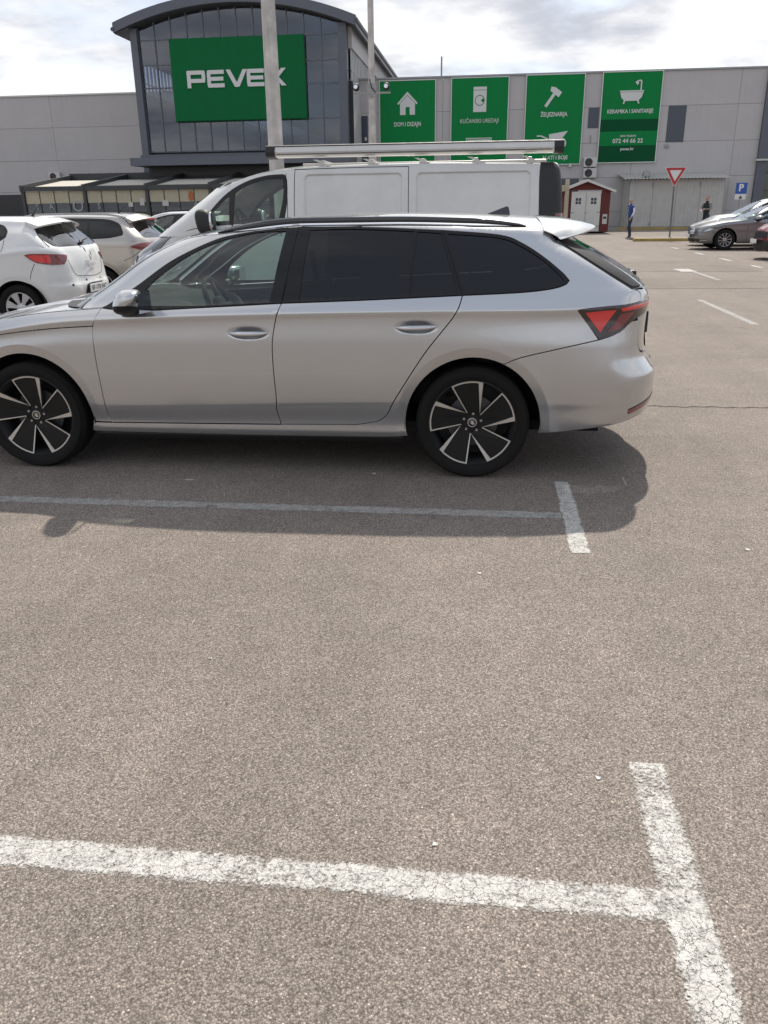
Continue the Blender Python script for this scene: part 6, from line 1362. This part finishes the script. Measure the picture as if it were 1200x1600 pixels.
    X = [-5.75, -2.05, 1.62, 5.3, 9.0]
    for x in X:
        MB().box((x-.09, -.09, 0), (x+.09, .09, 2.62)).build('post', 'pergola_grey', pg); MB().box((x-.09, 5.9, 0), (x+.09, 6.05, 3.3)).build('post', 'pergola_grey', pg)
        MB().prism([(-.20, 2.62), (6.1, 3.35), (6.1, 3.62), (-.20, 2.88)], x-.08, x+.08, 'x').build('rafter', 'pergola_grey', pg)
    MB().box((X[0]-.1, -.16, 2.56), (X[-1]+.1, -.091, 2.80)).build('beam', 'pergola_grey', pg); MB().box((X[0]-.1, 6.051, 3.25), (X[-1]+.1, 6.25, 3.70)).build('beam', 'pergola_grey', pg)
    for j in range(4):
        a, b_ = X[j]+.10, X[j+1]-.10
        MB().add([(a, .05, 2.70), (b_, .05, 2.70), (b_, 4.6, 3.24), (a, 4.6, 3.24), (a, .05, 2.68), (b_, .05, 2.68), (b_, 4.6, 3.22), (a, 4.6, 3.22)], [(0, 1, 2, 3), (7, 6, 5, 4), (0, 4, 5, 1), (2, 6, 7, 3), (0, 3, 7, 4), (1, 5, 6, 2)]).build('shade', 'shade_roof', pg)
        n = 4; w_ = (b_-a)/n
        for i in range(n):
            MB().box((a+w_*i+.03, .0, 1.90+.012*((i*7+j) % 3)), (a+w_*(i+1)-.03, .012, 2.55)).build('blind', 'shade_beige', pg)
            MB().box((a+w_*i+.03, .04, .12), (a+w_*(i+1)-.03, .05, 2.54)).build('glass_pane', 'pergola_glass', pg)
            if i: MB().box((a+w_*i-.025, -.01, .1), (a+w_*i+.025, .06, 2.555)).build('glazing_bar', 'pergola_grey', pg)
        MB().box((a, -.02, 0), (b_, .08, .10)).build('threshold', 'pergola_grey', pg)
    MB().box((X[0]-.05, 5.7, 0), (X[-1], 5.88, 3.25)).build('back_wall', 'dark_front', pg); MB().box((X[0], .2, .01), (X[-1], 5.6, .03)).build('floor', 'dark_front', pg)
    for ch, x, s in (('S', -5.0, .38), ('A', -4.15, .40), ('O', -2.55, .85), ('S', -1.3, .42), ('A', 4.4, .5)): obj('letter', text_mesh(ch, s, .004, .006), 'letter_grey', pg, (x, -.01, 1.72), (math.pi/2, 0, 0))
    for x, z, w_, h_ in ((.46, 1.68, .26, .24), (1.14, 1.74, .26, .40), (2.45, 1.70, .36, .30)): MB().box((x, -.02, z), (x+w_, -.012, z+h_)).build('notice', 'paper', pg)
    MB().add(*superbox(.16, .01, .26, 2.2, 8)).build('round_sign', P('sign_orange', (.40, .12, .04), .6), pg, True, (4.15, -.02, 2.2))
    # dark loading door at far left, neighbour beyond the corner column
    part(MB().box((-38.2, 60.95, 0), (-33.9, 60.995, 2.66)), 'loading_door', 'dark_front'); part(MB().box((-36.6, 60.90, 0), (-36.2, 60.949, 2.5)), 'door_post', 'galv')
    nb = thing('neighbour_building', 'olive clad building beyond the dark corner column at right', 'building', (17.4, 60, 0))
    for k in range(8):
        for j in range(5): MB().box((.02+3*j, .0+.01*((k+j) % 2), .02+1.1*k), (3*j+2.99, .2, 1.1*k+1.09)).build('wall_panel', 'olive_clad', nb)
    MB().box((0, .21, 0), (15, 22, 8.85)).build('block', 'panel_joint', nb)
# ---------------------------------------------------------------- people
def person(label, loc, rotz, scale, J, mats, zones):
    """continuous skinned figure; J: joints {name:(pos,radius,parent)}; zones(center)->material index"""
    names = list(J); idx = {n: i for i, n in enumerate(names)}
    me = bpy.data.meshes.new('person'); me.from_pydata([J[n][0] for n in names], [(idx[n], idx[J[n][2]]) for n in names if J[n][2]], [])
    o = bpy.data.objects.new('person', me); COL.objects.link(o)
    sk = o.modifiers.new('skin', 'SKIN'); sk.use_smooth_shade = True; sk.branch_smoothing = .6
    for i, n in enumerate(names):
        r = J[n][1]; me.skin_vertices[0].data[i].radius = r if hasattr(r, '__len__') else (r, r); me.skin_vertices[0].data[i].use_root = (i == 0)
    sb = o.modifiers.new('sub', 'SUBSURF'); sb.levels = 2; sb.render_levels = 2
    dg = bpy.context.evaluated_depsgraph_get(); m2 = bpy.data.meshes.new_from_object(o.evaluated_get(dg)); bpy.data.objects.remove(o)
    m2.name = 'person'; m2.materials.clear()
    for m in mats: m2.materials.append(MATS[m])
    for p in m2.polygons: p.material_index = zones(p.center)
    m2.shade_smooth()
    r = obj('person', m2, None, None, loc, (0, 0, rotz)); r.scale = (scale,)*3
    return tag(r, label, 'person')
def joints(arm_l, arm_r, leg_l, leg_r, lean=0.):
    J = {'pelvis': ((0, 0, .94), (.155, .115), None), 'waist': ((.02+lean*.3, 0, 1.12), (.15, .11), 'pelvis'), 'chest': ((.02+lean, 0, 1.32), (.175, .125), 'waist'), 'neckb': ((.02+lean*1.2, 0, 1.45), (.085, .08), 'chest'), 'neck': ((.03+lean*1.3, 0, 1.51), .055, 'neckb'),
         'jaw': ((.065+lean*1.4, 0, 1.575), (.065, .07), 'neck'), 'head': ((.05+lean*1.5, 0, 1.655), (.082, .098), 'jaw'), 'crown': ((.04+lean*1.5, 0, 1.715), (.062, .075), 'head'), 'nose': ((.155+lean*1.5, 0, 1.625), (.014, .014), 'head'),
         'ear1': ((.04+lean*1.5, .088, 1.63), .016, 'head'), 'ear2': ((.04+lean*1.5, -.088, 1.63), .016, 'head')}
    for s, A in ((1, arm_l), (-1, arm_r)):
        k = 'l' if s > 0 else 'r'
        J['sh'+k] = ((.02+lean, s*.195, 1.41), .068, 'chest'); J['el'+k] = (A[0], .048, 'sh'+k); J['wr'+k] = (A[1], .032, 'el'+k)
        d = (Vector(A[1])-Vector(A[0])).normalized(); p = Vector(A[1])+d*.06; J['palm'+k] = (tuple(p), (.034, .022), 'wr'+k)
        for i, (q, l) in enumerate(((-.028, .075), (-.010, .088), (.008, .082), (.026, .066))):
            b = p+d*.03+Vector((q, 0, 0)); J['f%d%s' % (i, k)] = (tuple(b), .010, 'palm'+k); J['g%d%s' % (i, k)] = (tuple(b+d*l*.55+Vector((0, -s*.012, 0))), .009, 'f%d%s' % (i, k)); J['h%d%s' % (i, k)] = (tuple(b+d*l+Vector((0, -s*.03, 0))), .008, 'g%d%s' % (i, k))
        J['t0'+k] = (tuple(p+Vector((.035, 0, 0))), .011, 'palm'+k); J['t1'+k] = (tuple(p+Vector((.058, -s*.01, 0))+d*.035), .009, 't0'+k)
    for s, Lg in ((1, leg_l), (-1, leg_r)):
        k = 'l' if s > 0 else 'r'
        J['hip'+k] = ((0, s*.095, .88), (.095, .10), 'pelvis'); J['kn'+k] = (Lg[0], .066, 'hip'+k); J['calf'+k] = (tuple((Vector(Lg[0])*.65+Vector(Lg[1])*.35)+Vector((-.015, 0, 0))), .060, 'kn'+k); J['an'+k] = (Lg[1], .046, 'calf'+k); a = Vector(Lg[1])
        J['heel'+k] = (tuple(a+Vector((-.035, 0, -.055))), .035, 'an'+k); J['ball'+k] = (tuple(a+Vector((.12, 0, -.060))), (.042, .030), 'an'+k); J['toe'+k] = (tuple(a+Vector((.19, 0, -.064))), (.034, .022), 'ball'+k)
    return J
def people():
    J = joints([(-.02, .27, 1.16), (.10, .26, .93)], [(-.06, -.27, 1.17), (-.04, -.27, .92)], [(.12, .10, .50), (.04, .10, .085)], [(-.02, -.10, .50), (-.10, -.10, .085)])
    hair = lambda c: c.z > 1.66 or (c.z > 1.58 and c.x < .03)
    def z1(c):
        if c.z > 1.50: return 4 if hair(c) else 0
        if c.z < .125: return 3
        if abs(c.y) > .19 and c.z < .93: return 0
        if c.z < .90: return 2
        if abs(c.y) > .265 and c.z > .95: return 5
        return 1
    person('person in a blue track jacket with white sleeve stripes and dark trousers, walking', (6.6, 40.5, 0), math.radians(196), 1.0, J, ['skin', 'jacket_blue', 'jeans', 'shoe', 'hair_grey', 'stripe_white'], z1)
    J = joints([(.08, .25, 1.17), (.24, .10, 1.16)], [(.06, -.25, 1.17), (.22, -.12, 1.12)], [(.06, .10, .50), (.0, .10, .085)], [(.0, -.10, .50), (-.06, -.10, .085)])
    def z2(c):
        if c.z > 1.50: return 4 if (c.z > 1.67 or (c.z > 1.60 and c.x < .0)) else 0
        if c.z < .125: return 3
        if c.x > .24 and 1.0 < c.z < 1.25 and abs(c.y) < .2: return 0
        if c.z < .93: return 2
        if abs(c.y) > .15 or c.z < 1.14 and abs(c.y) > .2: return 5
        return 1
    person('person in a dark vest and grey sleeves standing behind the grey saloon', (10.05, 41.0, 0), math.radians(215), 1.05, J, ['skin', 'vest_dark', 'jeans', 'shoe', 'cap_dark', 'sleeve_grey'], z2)
place()
silver_estate()
white_van(); roof_rack()
white_hatchback()
wagon('estate_car', 'beige metallic estate car with silver roof rails behind the white hatchback', (-6.2, 13.95, 0), 'beige_paint', 'alloy_grey')
wagon('estate_car', 'white car with black roof rails, mostly hidden behind the beige estate', (-4.9, 16.6, 0), 'white_paint', 'black_gloss', zs=1.02)
saloon('saloon_car', 'dark grey saloon facing left at the right edge, nearer of two', (7.98+2.874, 30.62, 0), 'grey_paint')
saloon('saloon_car', 'pale silver saloon parked beyond the dark grey saloon', (8.55+2.874, 33.3, 0), 'pale_silver', zs=1.12, star=False)
red_crossover()
people()
litter()
